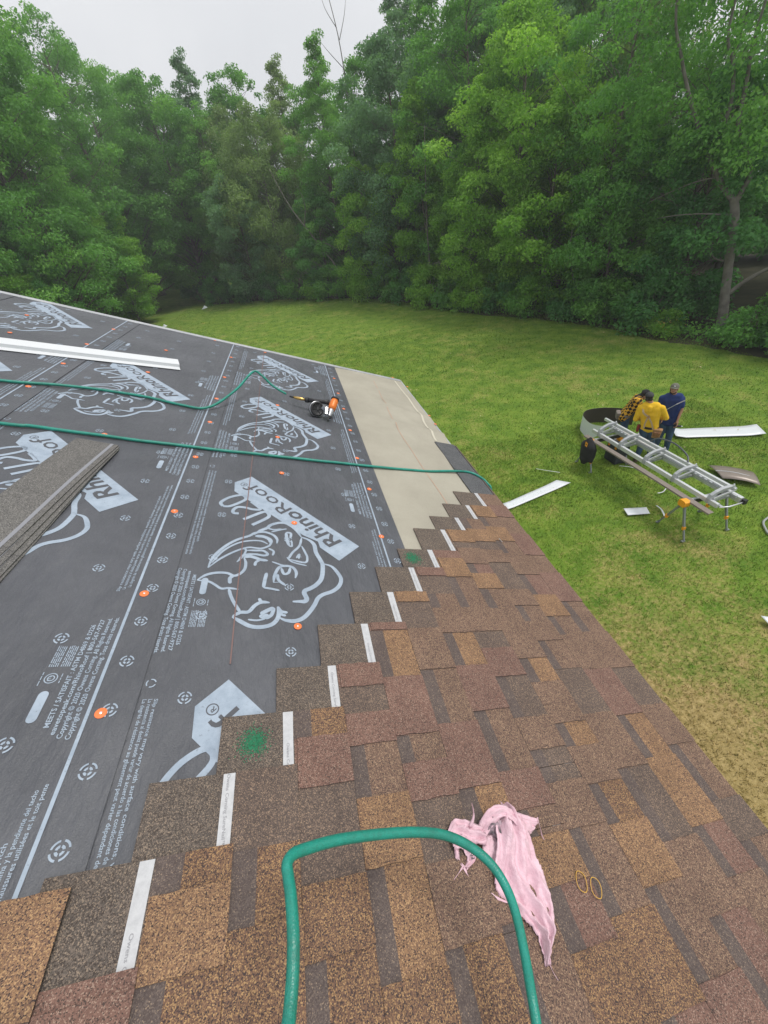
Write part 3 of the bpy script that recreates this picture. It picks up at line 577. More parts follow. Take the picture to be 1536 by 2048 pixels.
for k in range(10, -24, -1):
    T = course_T(k); end = ENDS[k]; bl = list(PAT.get(k, []))
    if bl: last = bl[-1][1]; kind = bl[-1][3]
    else: last, kind = end, 'T'
    while last > NEAR_U:                       # carry the pattern on behind the camera
        L = rs.uniform(.08, .2); kind = 'T' if kind != 'T' else rs.choice('VWW')
        bl.append((last, last - L, rs.choice('GRMMAD' if kind != 'T' else 'GGRRMMA'), kind)); last -= L
    u = end; i = 0
    while u > NEAR_U + .05:
        ub = max(u - 1.0, NEAR_U)
        s = shingle(k, u, ub + .0015, [b for b in bl if b[0] > ub and b[1] < u], rs.uniform(0, .0012)); SHINGLES[(k, i)] = s
        u = ub; i += 1
# starter course at the eave
for (ua, ub) in ((2.80, 2.33), (2.327, 1.62)):
    b = MB(); b.box((1.50, (ua + ub) / 2, .0115), (.185, ua - ub, .004)); rpart('starter_shingle', b.v, b.f, GR['K'])
b = MB(); b.box((1.597, 2.05, .0165), (.012, 1.45, .004)); rpart('starter_edge', b.v, b.f, GR['S'])
# green granule marks on two shingles
M_green = mottled('green_granules', (.03, .2, .1), (.07, .34, .19), 200, .9)
for (u, v_, k, n, sx, sy) in ((.509, .062, 1, 900, .03, .03), (1.287, .752, 7, 700, .032, .035)):
    b = MB(); g = np.random.default_rng(k); T = course_T(k) if k == 1 else course_T(6)
    for i in range(n):
        dx, dy = g.normal(0, sx * .55), g.normal(0, sy * .55); s = g.uniform(.0012, .0026); x, y = v_ + dx, u + dy
        if not (T + .01 < x < T + .143): continue
        z = W0 + SLOPE * (x - T) + TH + .0018
        a = g.uniform(0, 6.28); b.add([(x + s * math.cos(a + q), y + s * math.sin(a + q), z) for q in (0, 2.1, 4.2)] + [(x, y, z + s)], [(0, 1, 3), (1, 2, 3), (2, 0, 3)])
    o = rpart('green_granule_mark', b.v, b.f, M_green, SHINGLES[(1 if k == 1 else 6, 0)]); o['kind'] = 'stuff'

# ------------------------------------------------------------------ loose things on the roof
M_hose = mat('green_braided_hose', (.02, .33, .27), .38, 0, .5); t = NT(M_hose); v = t.obj()
wv = t.n('TexVoronoi'); wv.inputs['Scale'].default_value = 420; t.l(v, wv.inputs['Vector'])
t.base(t.mix(.8, t.ramp(t.noise(v, 16, 6, .75), [(.22, (.05, .11, .075)), (.36, (.018, .17, .125)), (.55, (.014, .235, .178)), (.8, (.02, .285, .225))]), t.ramp(wv.outputs['Distance'], [(0, (.78, .8, .8)), (.6, (1.15, 1.15, 1.15))]), 'MULTIPLY'))
t.bump(wv.outputs['Distance'], .4, .001)
M_hosed = mat('dark_scuffed_hose', (.07, .16, .12), .6)
HR = .0085
def hose(name, pts, label, cat='air hose', r=HR, sub=7):
    P = smooth_path([Vector(p) for p in pts], sub); o0 = P[len(P) // 2].copy()
    P = [p + Vector((mnoise.noise(p * 5), mnoise.noise(p * 5 + Vector((9, 0, 0))), 0)) * .006 for p in P]
    b = MB(); b.tube([p - o0 for p in P], r, 12); o = b.build(name, M_hose, None, True, Matrix.Translation(o0)); return tag(o, label, cat, 'green air hoses')
HA = [(3.588, -.063, .16), (3.40, .03, .09), (3.28, .12, .055), (3.225, .205, .05)]
ptsA = [rp(-2.6, 2.52, HR + .007), rp(-1.9, 2.56, HR + .007), rp(-1.419, 2.599, HR + .007), rp(-1.143, 2.679, HR + .007), rp(-.783, 2.719, HR + .007), rp(-.50, 2.675, HR + .008), rp(-.376, 2.672, .02), rp(-.285, 2.76, .045), rp(-.185, 2.95, .10), rp(-.095, 3.19, .17), rp(-.03, 3.17, .165), rp(.06, 3.13, .11), rp(.17, 3.105, .075)]
hose('air_hose', ptsA, 'green air hose looping up from the roof into the orange nailer')
B_ = [(2.05, -2.6), (2.07, -1.9)] + [[2.086, -1.187], [2.101, -1.076], [2.101, -0.953], [2.104, -0.783], [2.105, -0.624], [2.112, -0.459], [2.116, -0.256], [2.137, 0.015], [2.148, 0.252], [2.167, 0.508], [2.18, 0.731], [2.199, 0.934], [2.232, 1.175], [2.281, 1.398], [2.294, 1.512], [2.251, 1.579], [2.146, 1.585]]
ptsB = [rp(v_, u, HR + .007 + (.006 if v_ > 1.38 else 0)) for u, v_ in B_[:-1]]
e_ = ptsB[-1]; ptsB += [rp(1.62, 2.17, .012), rp(1.66, 2.12, -.05)]
q = ptsB[-1]; ptsB += [Vector((q.x + .02, q.y - .03, q.z - .5)), Vector((q.x + .04, q.y - .02, q.z - 2)), Vector((q.x + .1, q.y, .35)), Vector((q.x + .05, q.y + .2, .02)), Vector((q.x - .1, q.y + .8, .02)), Vector((q.x - .2, q.y + 1.5, .02))]
hose('air_hose', ptsB, 'green air hose running straight across the roof and over the eave')
ptsC = [[-0.2045, 0.0039, 5.0891], [-0.2018, 0.0238, 5.0742], [-0.1971, 0.0561, 5.0673], [-0.1931, 0.0891, 5.0693], [-0.1954, 0.1285, 5.0621], [-0.2007, 0.1546, 5.0538], [-0.203, 0.1709, 5.0499], [-0.1969, 0.1817, 5.0402], [-0.1832, 0.1872, 5.025], [-0.1337, 0.1978, 4.9812], [-0.0699, 0.201, 4.9302], [-0.0089, 0.1969, 4.8858], [0.0452, 0.1856, 4.8473], [0.0877, 0.164, 4.8184], [0.1163, 0.1346, 4.8017], [0.1304, 0.0994, 4.7916], [0.1339, 0.0606, 4.7753], [0.1296, 0.0169, 4.7596], [0.123, -0.0206, 4.7434], [0.1153, -0.0541, 4.7401], [0.1065, -0.0872, 4.7291]]
hose('air_hose', ptsC, 'green air hose arching in the foreground with a sharp kink on its left', sub=9)

# orange coil nailer
M_or = mat('orange_magnesium', (.72, .19, .035), .35, .1); M_bk = mottled('black_rubber', (.018, .018, .02), (.035, .035, .037), 20, .5)
M_al = mat('cast_aluminium', (.45, .46, .48), .35, .9); M_br = mat('brass_fitting', (.62, .42, .14), .3, .9)
nl = empty('coil_nailer', 'orange and black coil roofing nailer lying on the underlayment', 'nail gun', matrix=roof_at(.45, 2.96, .006) @ Matrix.Scale(.88, 4))
def npart(name, b, m, smooth=True, parent=None):
    o = b.build(name, m, None, smooth); o.parent = parent or nl; return o
def off(v, u, w): return Vector((v - .45, u - 2.96, w - .006))
f0, f1, hd = off(.20, 3.09, .08), off(.30, 3.05, .09), off(.53, 2.99, .13)
b = MB(); b.tube([off(.165, 3.105, .076), f0], [.0085, .008], 10); npart('hose_whip', b, M_bk)
b = MB(); b.tube([f0, f0.lerp(f1, .25), f0.lerp(f1, .3), f0.lerp(f1, .75), f0.lerp(f1, .8), f1], [.011, .011, .014, .014, .01, .01], 12); npart('brass_coupler', b, M_br)
b = MB(); b.tube([f1, f1.lerp(hd, .12)], [.022, .024], 12); npart('handle_cap', b, M_bk)
b = MB(); b.tube([f1.lerp(hd, .1), f1.lerp(hd, .35), f1.lerp(hd, .7), f1.lerp(hd, .9)], [.021, .018, .019, .026], 12); npart('handle', b, M_bk)
ax = (off(.56, 3.02, .165) - off(.50, 2.84, .03)).normalized(); nose = off(.50, 2.84, .03)
b = MB(); b.tube([nose + ax * .10, nose + ax * .13, nose + ax * .19, nose + ax * .215], [.030, .036, .036, .030], 18); npart('cylinder_housing', b, M_or)
b = MB(); b.tube([nose + ax * .213, nose + ax * .228, nose + ax * .236], [.036, .036, .022], 18); npart('exhaust_cap', b, M_bk)
b = MB(); b.tube([nose + ax * .03, nose + ax * .10], [.016, .026], 10); b.bar(nose + ax * .03 + Vector((-.03, 0, .01)), nose + ax * .1 + Vector((-.045, 0, .012)), .02, .03); npart('nose_housing', b, M_al, False)
b = MB(); b.tube([nose - ax * .012, nose + ax * .035], [.009, .011], 8); b.bar(nose + ax * .0, nose + Vector((.03, .01, .02)), .01, .014); npart('contact_foot', b, M_bk, False)
dc = off(.395, 2.93, .068); dax = Vector((.25, -.85, .45)).normalized(); dq = dax.to_track_quat('Z', 'Y').to_matrix().to_4x4()
b = MB(); b.lathe([(.02, -.03), (.058, -.03), (.064, -.022), (.064, .022), (.058, .03), (.05, .031), (.048, .026), (.02, .026)], 26, Matrix.Translation(dc) @ dq); dr = npart('nail_canister', b, M_bk)
b = MB(); b.lathe([(.0665, -.006), (.0675, -.004), (.0675, .012), (.0665, .014)], 26, Matrix.Translation(dc) @ dq); npart('canister_band', b, M_al)
b = MB(); b.lathe([(.012, .026), (.012, .033), (.004, .035)], 12, Matrix.Translation(dc) @ dq)
for a in range(0, 360, 60): b.bar(dc + dq.to_3x3() @ Vector((.014 * math.cos(R_(a)), .014 * math.sin(R_(a)), .029)), dc + dq.to_3x3() @ Vector((.046 * math.cos(R_(a)), .046 * math.sin(R_(a)), .029)), .005, .004)
npart('canister_hub', b, mat('dark_grey_plastic', (.05, .05, .052), .45), False, None)
b = MB(); b.bar(dc + Vector((.05, .0, .03)), nose + ax * .07 + Vector((-.01, 0, 0)), .03, .028); npart('feed_arm', b, M_al, False)
b = MB(); b.tube([f1.lerp(hd, .55) + Vector((0, -.01, -.02)), f1.lerp(hd, .65) + Vector((0, -.03, -.035)), f1.lerp(hd, .8) + Vector((0, -.03, -.03))], .005, 8); npart('trigger', b, M_bk)

# loose shingles, backs up
M_back = granule('shingle_back_sand', [(.22, (.085, .083, .081)), (.44, (.135, .132, .128)), (.25, (.18, .176, .17)), (.09, (.27, .262, .252))], 520, .3)
M_backtape = mat('grey_release_tape', (.24, .245, .27), .5)
def loose(o, ang, wbase, label):
    L, Wd = 1.0, .185; b = MB(); n = 10
    vs, fs = [], []
    for i in range(n + 1):
        y = -L * i / n
        for x in (-Wd, -.035, 0): vs.append((x, y, .0045 + .004 * math.sin(i * .7 + ang * 9)))
    for i in range(n):
        for c in (0, 1): a = i * 3 + c; fs.append((a, a + 3, a + 4, a + 1))
    N = len(vs); vs += [(x, y, z - .0045) for x, y, z in vs]
    bd = [0, 1, 2] + [3 * i + 2 for i in range(1, n + 1)] + [3 * n + 1, 3 * n] + [3 * i for i in range(n - 1, 0, -1)]
    fs += [(bd[i], bd[(i + 1) % len(bd)], N + bd[(i + 1) % len(bd)], N + bd[i]) for i in range(len(bd))]
    fs += [tuple(N + x for x in reversed(f)) for f in fs[:2 * n]]
    mx = roof_at(*o, wbase) @ Matrix.Rotation(ang, 4, 'Z')
    s = tag(mk('loose_shingle', vs, fs, M_back, None, matrix=mx), label, 'shingle', 'loose shingles stacked on the underlayment')
    tp = []
    for i in range(n + 1):
        y = -L * i / n; z = .0058 + .004 * math.sin(i * .7 + ang * 9); tp += [(-.034, y, z), (-.020, y, z)]
    mk('release_tape', tp, [(2 * i, 2 * i + 2, 2 * i + 3, 2 * i + 1) for i in range(n)], M_backtape, s)
    return s
loose((-.668, 1.965), R_(-3.4), .0075, 'lowest grey loose shingle, fanned out beneath the stack at left')
loose((-.662, 1.985), R_(-4.2), .0125, 'second loose shingle up, peeking out under the top two')
loose((-.664, 2.0), R_(-5.4), .0175, 'third loose shingle up, directly under the topmost one')
loose((-.671, 2.01), R_(-6.4), .0225, 'topmost grey loose shingle lying face down on the stack')

# white metal flashing
M_white = mat('white_coil_metal', (.66, .68, .70), .32, 0, .5)
prof = [(-.105, .004), (-.045, .004), (-.043, .026), (.078, .028), (.082, .004), (.088, .003)]
vs = [(x, y, z) for x in (0, -1.5, -3.05) for y, z in prof]; n = len(prof)
fs = [(r * n + i, r * n + i + 1, (r + 1) * n + i + 1, (r + 1) * n + i) for r in range(2) for i in range(n - 1)]
o = mk('white_flashing', vs, fs, M_white, None, matrix=roof_at(-.67, 3.49, .007) @ Matrix.Rotation(R_(16.0), 4, 'Z'))
md = o.modifiers.new('thickness', 'SOLIDIFY'); md.thickness = .0015
tag(o, 'long white bent metal flashing lying across the upper roof', 'flashing')

# two rubber bands and a dropped nail
M_band = mat('tan_rubber', (.62, .36, .07), .5)
for i, (u, v_, a) in enumerate(((.100, .850, 20), (.083, .883, 24))):
    P = []
    for q in range(28):
        th = 2 * math.pi * q / 28; x, y = .0135 * math.cos(th), .021 * math.sin(th) * (1 + .06 * math.cos(2 * th)); P.append((x, y, .002 + .001 * math.sin(3 * th)))
    b = MB(); b.tube(P, .0009, 6, closed=True)
    kk = 6; tag(b.build('rubber_band', M_band, None, True, roof_at(v_, u, .0285) @ Matrix.Rotation(R_(-a), 4, 'Z')), ['tan rubber band nearer the pink wrapper', 'tan rubber band farther from the pink wrapper, nearer the eave'][i], 'rubber band', 'rubber bands on the shingles')
b = MB(); b.lathe([(.0045, 0), (.0045, .001), (.0016, .0012), (.0014, .03), (.0003, .034)], 8)
tag(b.build('roofing_nail', M_steel, None, False, roof_at(1.35, 1.481, .026) @ Matrix.Rotation(R_(80), 4, 'X')), 'small roofing nail dropped on the far shingles', 'nail')

# torn pink wrapper
M_pink = mat('pink_plastic_film', (.80, .50, .58), .38, 0, .45); t = NT(M_pink); v = t.obj()
t.base(t.ramp(t.noise(v, 25, 3, .6), [(.3, (.70, .44, .51)), (.7, (.76, .54, .61))]))
t.bump(t.noise(v, 45, 5, .7), .6, .01)
M_pinkdark = mottled('black_print_on_film', (.03, .03, .035), (.5, .36, .42), 60, .5)
pw_ = tag(empty('torn_wrapper', 'torn pink plastic wrapper with ragged ribbons on the shingles', 'wrapper', matrix=roof_at(.68, .14, .02)))
def film(name, left, right, hl, m, nx=10, fold=.012, seed=0, sub=5):
    """a strip of crumpled film between two edges given in roof coords (v,u,w)"""
    Lp = smooth_path([Vector(p) for p in left], sub); Rp = smooth_path([Vector(p) for p in right], sub); N = min(len(Lp), len(Rp)); g = random.Random(seed)
    ph = [g.uniform(0, 6.28) for _ in range(6)]; vs, fs = [], []
    for i in range(N):
        a = Lp[int(i * (len(Lp) - 1) / (N - 1))]; c = Rp[int(i * (len(Rp) - 1) / (N - 1))]
        for j in range(nx + 1):
            s = j / nx; p = a.lerp(c, s); tt = i / (N - 1)
            bow = hl * math.sin(math.pi * s) ** .7
            f = fold * ((1 - 2 * abs(math.sin(s * 8 + 1.6 * math.sin(tt * 4 + ph[0]) + ph[1])) ** .7) * .8 + (1 - 2 * abs(math.sin(s * 15 + tt * 5 + ph[2]))) * .35 + math.sin(tt * 19 + s * 9 + ph[3]) * .3 + (1 - 2 * abs(math.sin(tt * 9 - s * 5 + ph[4]))) * .3)
            edge = min(1, 6 * min(s, 1 - s) + .15)
            rag = .002 * g.uniform(-1, 1) if j in (0, nx) else 0
            nv = Vector((p.x * 38 + seed * 3, p.y * 38, p.z * 20)); cr = (abs(mnoise.noise(nv)) - .22) * .010 + (abs(mnoise.noise(nv * 2.3)) - .2) * .004
            vs.append((p.x + rag + cr * .3 - .68, p.y + rag - .14, max((p.z - .02) * .8 + bow + (f + cr) * edge, -.004)))
    for i in range(N - 1):
        for j in range(nx): a = i * (nx + 1) + j; fs.append((a, a + 1, a + nx + 2, a + nx + 1))
    o = mk(name, vs, fs, m, pw_, None, True); md = o.modifiers.new('film', 'SOLIDIFY'); md.thickness = .0005; return o
film('film_body', [(.690, .275, .045), (.655, .235, .075), (.640, .20, .075), (.622, .16, .05), (.615, .125, .03), (.634, .10, .028), (.655, .075, .03), (.677, .045, .032), (.676, .02, .03), (.672, -.002, .03)],
     [(.712, .272, .05), (.735, .235, .07), (.745, .20, .06), (.747, .165, .045), (.752, .135, .04), (.748, .10, .035), (.741, .07, .033), (.722, .035, .032), (.69, .01, .031), (.674, -.004, .03)], .018, M_pink, 44, .013, 1, 9)
film('film_flap', [(.700, .286, .05), (.72, .262, .055), (.745, .252, .05), (.796, .232, .045)], [(.70, .24, .075), (.728, .222, .07), (.750, .206, .055), (.775, .212, .04)], .008, M_pink, 8, .006, 2)
film('film_crown', [(.610, .236, .035), (.628, .256, .075), (.655, .266, .095), (.690, .262, .10), (.715, .24, .085)], [(.612, .205, .035), (.635, .225, .06), (.66, .238, .085), (.688, .236, .095), (.712, .215, .08)], .006, M_pink, 8, .007, 3)
film('film_inner', [(.618, .225, .03), (.64, .238, .045), (.66, .225, .05)], [(.610, .18, .026), (.630, .165, .03), (.655, .165, .035)], .012, M_pink, 8, .006, 5)
film('film_dark_lining', [(.622, .252, .050), (.652, .252, .078), (.668, .235, .080), (.664, .195, .064)], [(.612, .225, .040), (.634, .222, .056), (.648, .205, .056), (.650, .175, .046)], .004, M_pinkdark, 8, .005, 6)
film('film_left_flap', [(.526, .236, .036), (.550, .262, .05), (.582, .256, .056), (.622, .238, .055)], [(.536, .208, .034), (.562, .206, .042), (.59, .208, .048), (.622, .202, .046)], .012, M_pink, 14, .010, 4, 7)
film('film_loop', [(.540, .212, .03), (.536, .195, .026), (.540, .182, .025), (.548, .175, .028)], [(.552, .21, .032), (.547, .196, .029), (.549, .187, .027), (.552, .180, .03)], .004, M_pink, 6, .004, 7)
film('film_loop', [(.560, .211, .035), (.565, .196, .034), (.563, .184, .032), (.552, .175, .03)], [(.590, .211, .038), (.590, .196, .038), (.582, .180, .035), (.556, .170, .03)], .008, M_pink, 8, .007, 8)
def ribbon(pts, r0, seed):
    P = smooth_path([Vector((p[0] - .68, p[1] - .14, p[2] - .02)) for p in pts], 5); n = len(P); g = random.Random(seed)
    vs, fs = [], []
    for i, p in enumerate(P):
        d = (P[min(i + 1, n - 1)] - P[max(i - 1, 0)]).normalized(); a = i * .5; s = d.cross(Vector((0, 0, 1))).normalized(); q = (s * math.cos(a * .4) + Vector((0, 0, 1)) * math.sin(a * .4)) * r0 * (1 - .8 * i / n) * g.uniform(.7, 1.1)
        vs += [p + q, p - q]
    fs = [(2 * i, 2 * i + 1, 2 * i + 3, 2 * i + 2) for i in range(n - 1)]
    o = mk('film_ribbon', vs, fs, M_pink, pw_, None, True); md = o.modifiers.new('film', 'SOLIDIFY'); md.thickness = .0006
ribbon([(.552, .176, .03), (.566, .15, .022), (.595, .126, .022), (.616, .11, .026), (.640, .098, .03)], .0065, 1)
ribbon([(.552, .178, .03), (.540, .170, .026), (.518, .160, .024), (.506, .153, .022)], .0055, 2)
ribbon([(.684, .012, .03), (.687, -.012, .022), (.695, -.036, .021)], .006, 3)
ribbon([(.794, .234, .045), (.796, .215, .035), (.795, .2, .03), (.80, .19, .026)], .0032, 4)
ribbon([(.588, .24, .05), (.594, .256, .075), (.592, .278, .09)], .0045, 5)
b = MB(); put_text(b, 'ENTC', (0, 0), math.pi / 2, .013, .03, .01); 
o = mk('film_lettering', [(.578 - .68 - .0 + x, .183 - .14 + y, .023) for x, y, z in b.v], b.f, mat('black_ink', (.03, .03, .035), .5), pw_)
# ------------------------------------------------------------------ work area on the lawn
M_alu = mat('brushed_aluminium', (.66, .68, .70), .38, .45); M_cast = mat('cast_grey_metal', (.42, .44, .46), .5, .3)
M_brown = mottled('brown_coil_metal', (.22, .185, .16), (.27, .23, .2), 5, .35, .2); M_brownd = mat('dark_bronze_metal', (.06, .05, .042), .4, .1)
M_yel = mat('yellow_orange_plastic', (.85, .36, .02), .45); M_leg = mat('grey_painted_steel', (.30, .32, .34), .4, .6); M_blk = mat('black_steel', (.025, .025, .027), .5)
def sawhorse(loc, label, x0, x1, y0, y1, top):
    s = empty('sawhorse', label, 'sawhorse', loc=loc, group='folding sawhorses'); X, Y = loc[0], loc[1]
    def p(n, b, m, sm=False): return b.build(n, m, s, sm)
    a, c = Vector((x0 - X, 0, top)), Vector((x1 - X, 0, top))
    b = MB(); b.box((a + c) / 2, ((c - a).length, .07, .085)); p('beam', b, M_blk)
    b = MB(); b.box((a + c) / 2 + Vector((0, 0, .0475)), ((c - a).length, .05, .01)); p('beam_top', b, M_alu)
    for e, sg in ((a, -1), (c, 1)):
        b = MB(); b.prism([(-.06, -.07), (.06, -.07), (.08, -.02), (.075, .045), (.04, .065), (-.04, .065), (-.075, .045), (-.08, -.02)], -.06, .06, Matrix.Translation(e) @ Matrix.Rotation(R_(90), 4, 'Z') @ Matrix.Rotation(R_(90), 4, 'X')); br = p('end_bracket', b, M_yel)
        for yy in (y0 - Y, y1 - Y):
            f = Vector((e.x + sg * .02, yy, 0)); t0 = e + Vector((0, (.03 if yy > 0 else -.03), -.05)); mid = t0.lerp(f, .62)
            b = MB(); b.bar(t0, mid, .036, .036); b.bar(mid, f + Vector((0, 0, .03)), .026, .026); lg = p('leg', b, M_leg)
            b = MB(); b.box(mid, (.048, .048, .07)); b.build('leg_clamp', M_yel, lg)
            b = MB(); b.box(f + Vector((sg * .015, 0, .017)), (.075, .04, .03)); b.build('foot', M_leg, lg)
    return s
sawhorse((6.82, 4.62, 0), 'yellow ended sawhorse under the near end of the metal brake', 6.36, 7.28, 4.30, 4.94, .74)
sawhorse((6.75, 7.32, 0), 'sawhorse under the far end of the brake, draped with a black jacket', 6.27, 7.22, 7.04, 7.62, .74)

# bending brake
BR = empty('bending_brake', 'long aluminium sheet metal bending brake on two sawhorses', 'brake', loc=(6.85, 5.9, .80))
def bp(n, b, m, sm=False): return b.build(n, m, BR, sm)
def L3(x, y, z): return Vector((x - 6.85, y - 5.9, z - .80))
Y0, Y1 = 4.22, 7.60
b = MB(); b.bar(L3(6.62, Y0, .875), L3(6.50, Y1, .875), .055, .085); bp('front_rail', b, M_alu)
b = MB(); b.bar(L3(6.70, Y0 - .02, .84), L3(6.57, Y1 - .02, .84), .05, .03); bp('bending_leaf', b, M_cast)
b = MB(); b.bar(L3(7.03, Y0 + .12, 1.05), L3(6.88, Y1 + .12, 1.05), .05, .06); bp('upper_rail', b, M_alu)
b = MB(); b.bar(L3(7.10, Y0 - .01, .88), L3(6.95, Y1 - .05, .88), .075, .11); bp('rear_rail', b, M_alu)
b = MB(); b.bar(L3(7.0, Y0 + .03, .955), L3(6.86, Y1, .955), .04, .05); bp('clamp_rail', b, M_cast)
M_slot = mat('white_slot_decal', (.8, .82, .85), .5)
for g0 in (4.75, 6.85):
    for i in range(5):
        y = g0 + i * .11; x = 6.985 - (y - 4.22) * .0435; b = MB(); b.box(L3(x - .003, y, .985), (.03, .05, .004)); bp('rail_slot', b, M_slot)
def casting(y):
    f = (y - Y0) / (Y1 - Y0); xf, xr = 6.62 - .12 * f, 7.03 - .15 * f
    def C(x, z): return (x, z)
    outer = [(xf - .045, .835), (xf - .05, .93), (xf - .02, 1.01), (xf + .06, 1.07), (xf + .18, 1.115), (xr - .04, 1.125), (xr + .03, 1.10), (xr + .03, 1.06)]
    inner = [(xr - .04, 1.065), (xf + .2, 1.06), (xf + .1, 1.02), (xf + .045, .96), (xf + .035, .90), (xf + .04, .835)]
    pl = outer + inner; b = MB()
    b.add([L3(x, y - .03, z) for x, z in pl] + [L3(x, y + .03, z) for x, z in pl], [(i, (i + 1) % len(pl), len(pl) + (i + 1) % len(pl), len(pl) + i) for i in range(len(pl))] +
          [(i, i + 1, len(pl) - 2 - i, len(pl) - 1 - i) for i in range(6)] + [(len(pl) + i + 1, len(pl) + i, 2 * len(pl) - 1 - i, 2 * len(pl) - 2 - i) for i in range(6)] + [(6, 7, 8 - 0, 7)][:0])
    cs = bp('c_casting', b, M_cast)
    b = MB(); b.bar(L3(xf + .06, y + .0, .90), L3(xr - .0, y, .96), .03, .04); b.bar(L3(xf + .02, y, .85), L3(xr + .05, y, .86), .035, .04); b.build('cross_arm', M_cast, cs)
    b = MB(); b.bar(L3(xf + .03, y - .045, .93), L3(xr + .02, y - .045, 1.03), .016, .045); b.build('lock_arm', M_alu, cs)
    b = MB(); b.lathe([(.012, 0), (.014, .004), (.014, .014), (.008, .02)], 8, Matrix.Translation(L3(xr, y, 1.125))); b.build('pivot_bolt', M_alu, cs)
for y in (4.40, 5.18, 5.93, 6.66, 7.36): casting(y)
b = MB(); b.tube([L3(6.63, Y0 - .03, .86), L3(6.80, Y0 - .06, .85), L3(7.10, Y0 - .05, .86)], .014, 8); bp('end_handle', b, M_alu, True)
b = MB(); b.box(L3(7.12, Y0 - .05, .87), (.07, .06, .09)); bp('end_cap', b, M_blk)
P = smooth_path([L3(6.98, 5.35, 1.08), L3(7.08, 5.5, 1.14), L3(7.10, 5.85, 1.22), L3(7.03, 6.2, 1.20), L3(6.96, 6.33, 1.08)], 8)
b = MB(); b.tube(P, .016, 8); bp('locking_handle', b, mat('dark_grip_bar', (.09, .1, .11), .4, .4), True)

# sheet goods
def sheet_poly(name, quad, curl, m, label, cat, thick=.003, base=.02, nx=16, ny=4, under=None):
    """a loose sheet; quad = 4 ground corners (a,b along; c,d back); curl(s,t) gives its lift"""
    a, b_, c, d = [Vector((*q, 0)) for q in quad]; o0 = (a + b_ + c + d) / 4; vs, fs = [], []
    for i in range(nx + 1):
        for j in range(ny + 1):
            s, t_ = i / nx, j / ny; p = a.lerp(b_, s).lerp(d.lerp(c, s), t_); vs.append((p.x - o0.x, p.y - o0.y, base + curl(s, t_)))
    for i in range(nx):
        for j in range(ny): k = i * (ny + 1) + j; fs.append((k, k + ny + 1, k + ny + 2, k + 1))
    o = mk(name, vs, fs, [m, under or m], None, None, True, Matrix.Translation(o0)); md = o.modifiers.new('gauge', 'SOLIDIFY'); md.thickness = thick; md.offset = 1; md.material_offset = 0
    md.use_even_offset = False
    return tag(o, label, cat)
M_sheet = mat('white_sheet_metal', (.66, .69, .72), .35, 0, .5)
sheet_poly('metal_sheet', [(3.64, 6.36), (5.52, 6.78), (5.28, 7.0), (3.66, 6.60)], lambda s, t_: .02 + .05 * max(0, s - .8) * 5 * .4 + .03 * max(0, .1 - s) * 8, M_sheet, 'narrow white metal strip lying beside the eave', 'metal sheet')
sheet_poly('metal_sheet', [(5.90, 5.29), (6.34, 5.18), (6.40, 5.37), (5.95, 5.50)], lambda s, t_: .03 + .02 * t_, M_sheet, 'small white metal offcut on the grass left of the sawhorse', 'metal sheet')
sheet_poly('metal_sheet', [(9.15, 7.62), (11.1, 6.86), (11.35, 7.34), (9.40, 8.06)], lambda s, t_: .03 + .06 * max(0, .12 - s) * 8 + .05 * max(0, s - .85) * 6, M_sheet, 'long wide white metal sheet behind the workers', 'metal sheet')
sheet_poly('metal_sheet', [(8.58, 5.66), (9.03, 5.17), (9.34, 5.62), (8.75, 6.20)], lambda s, t_: .06 + .09 * s * (1 - s) * 2 + .03 * math.sin(t_ * 3), M_brown, 'curved brown metal sheet with a white crease behind the brake', 'metal sheet')
_o = bpy.context.scene.objects['metal_sheet.003']
b = MB(); b.tube([Vector(p) for p in [(-.22, .27 - .22 * 0, 0)]] * 0 + [Vector((8.66 + .46 * s - 8.925, 5.93 - .52 * s - 5.6625, .085 + .18 * s * (1 - s) + .03)) for s in [i / 10 for i in range(11)]], .006, 6)
b.build('white_crease', M_sheet, _o)
sheet_poly('metal_sheet', [(5.985, 2.33), (6.5, 2.0), (6.56, 2.15), (5.99, 2.49)], lambda s, t_: .06 + .03 * t_, M_sheet, 'white metal offcut at the right edge of the lawn', 'metal sheet')
# work piece under the brake
b = MB(); vs, fs = [], []
for i in range(17):
    s = i / 16; x = 6.43 - .16 * s; y = 4.16 + 3.42 * s; z = .79 + .012 * math.sin(s * 3); vs += [(x - .02, y, z - .03), (x - .015, y, z), (x + .085, y, z + .012)]
for i in range(16):
    for c in (0, 1): fs.append((3 * i + c, 3 * i + c + 1, 3 * i + c + 4, 3 * i + c + 3))
o = mk('metal_trim', [(x - 6.4, y - 5.9, z - .78) for x, y, z in vs], fs, M_brown, None, None, False, Matrix.Translation((6.4, 5.9, .78))); md = o.modifiers.new('gauge', 'SOLIDIFY'); md.thickness = .003
tag(o, 'long brown metal strip resting along the front of the brake', 'metal trim')
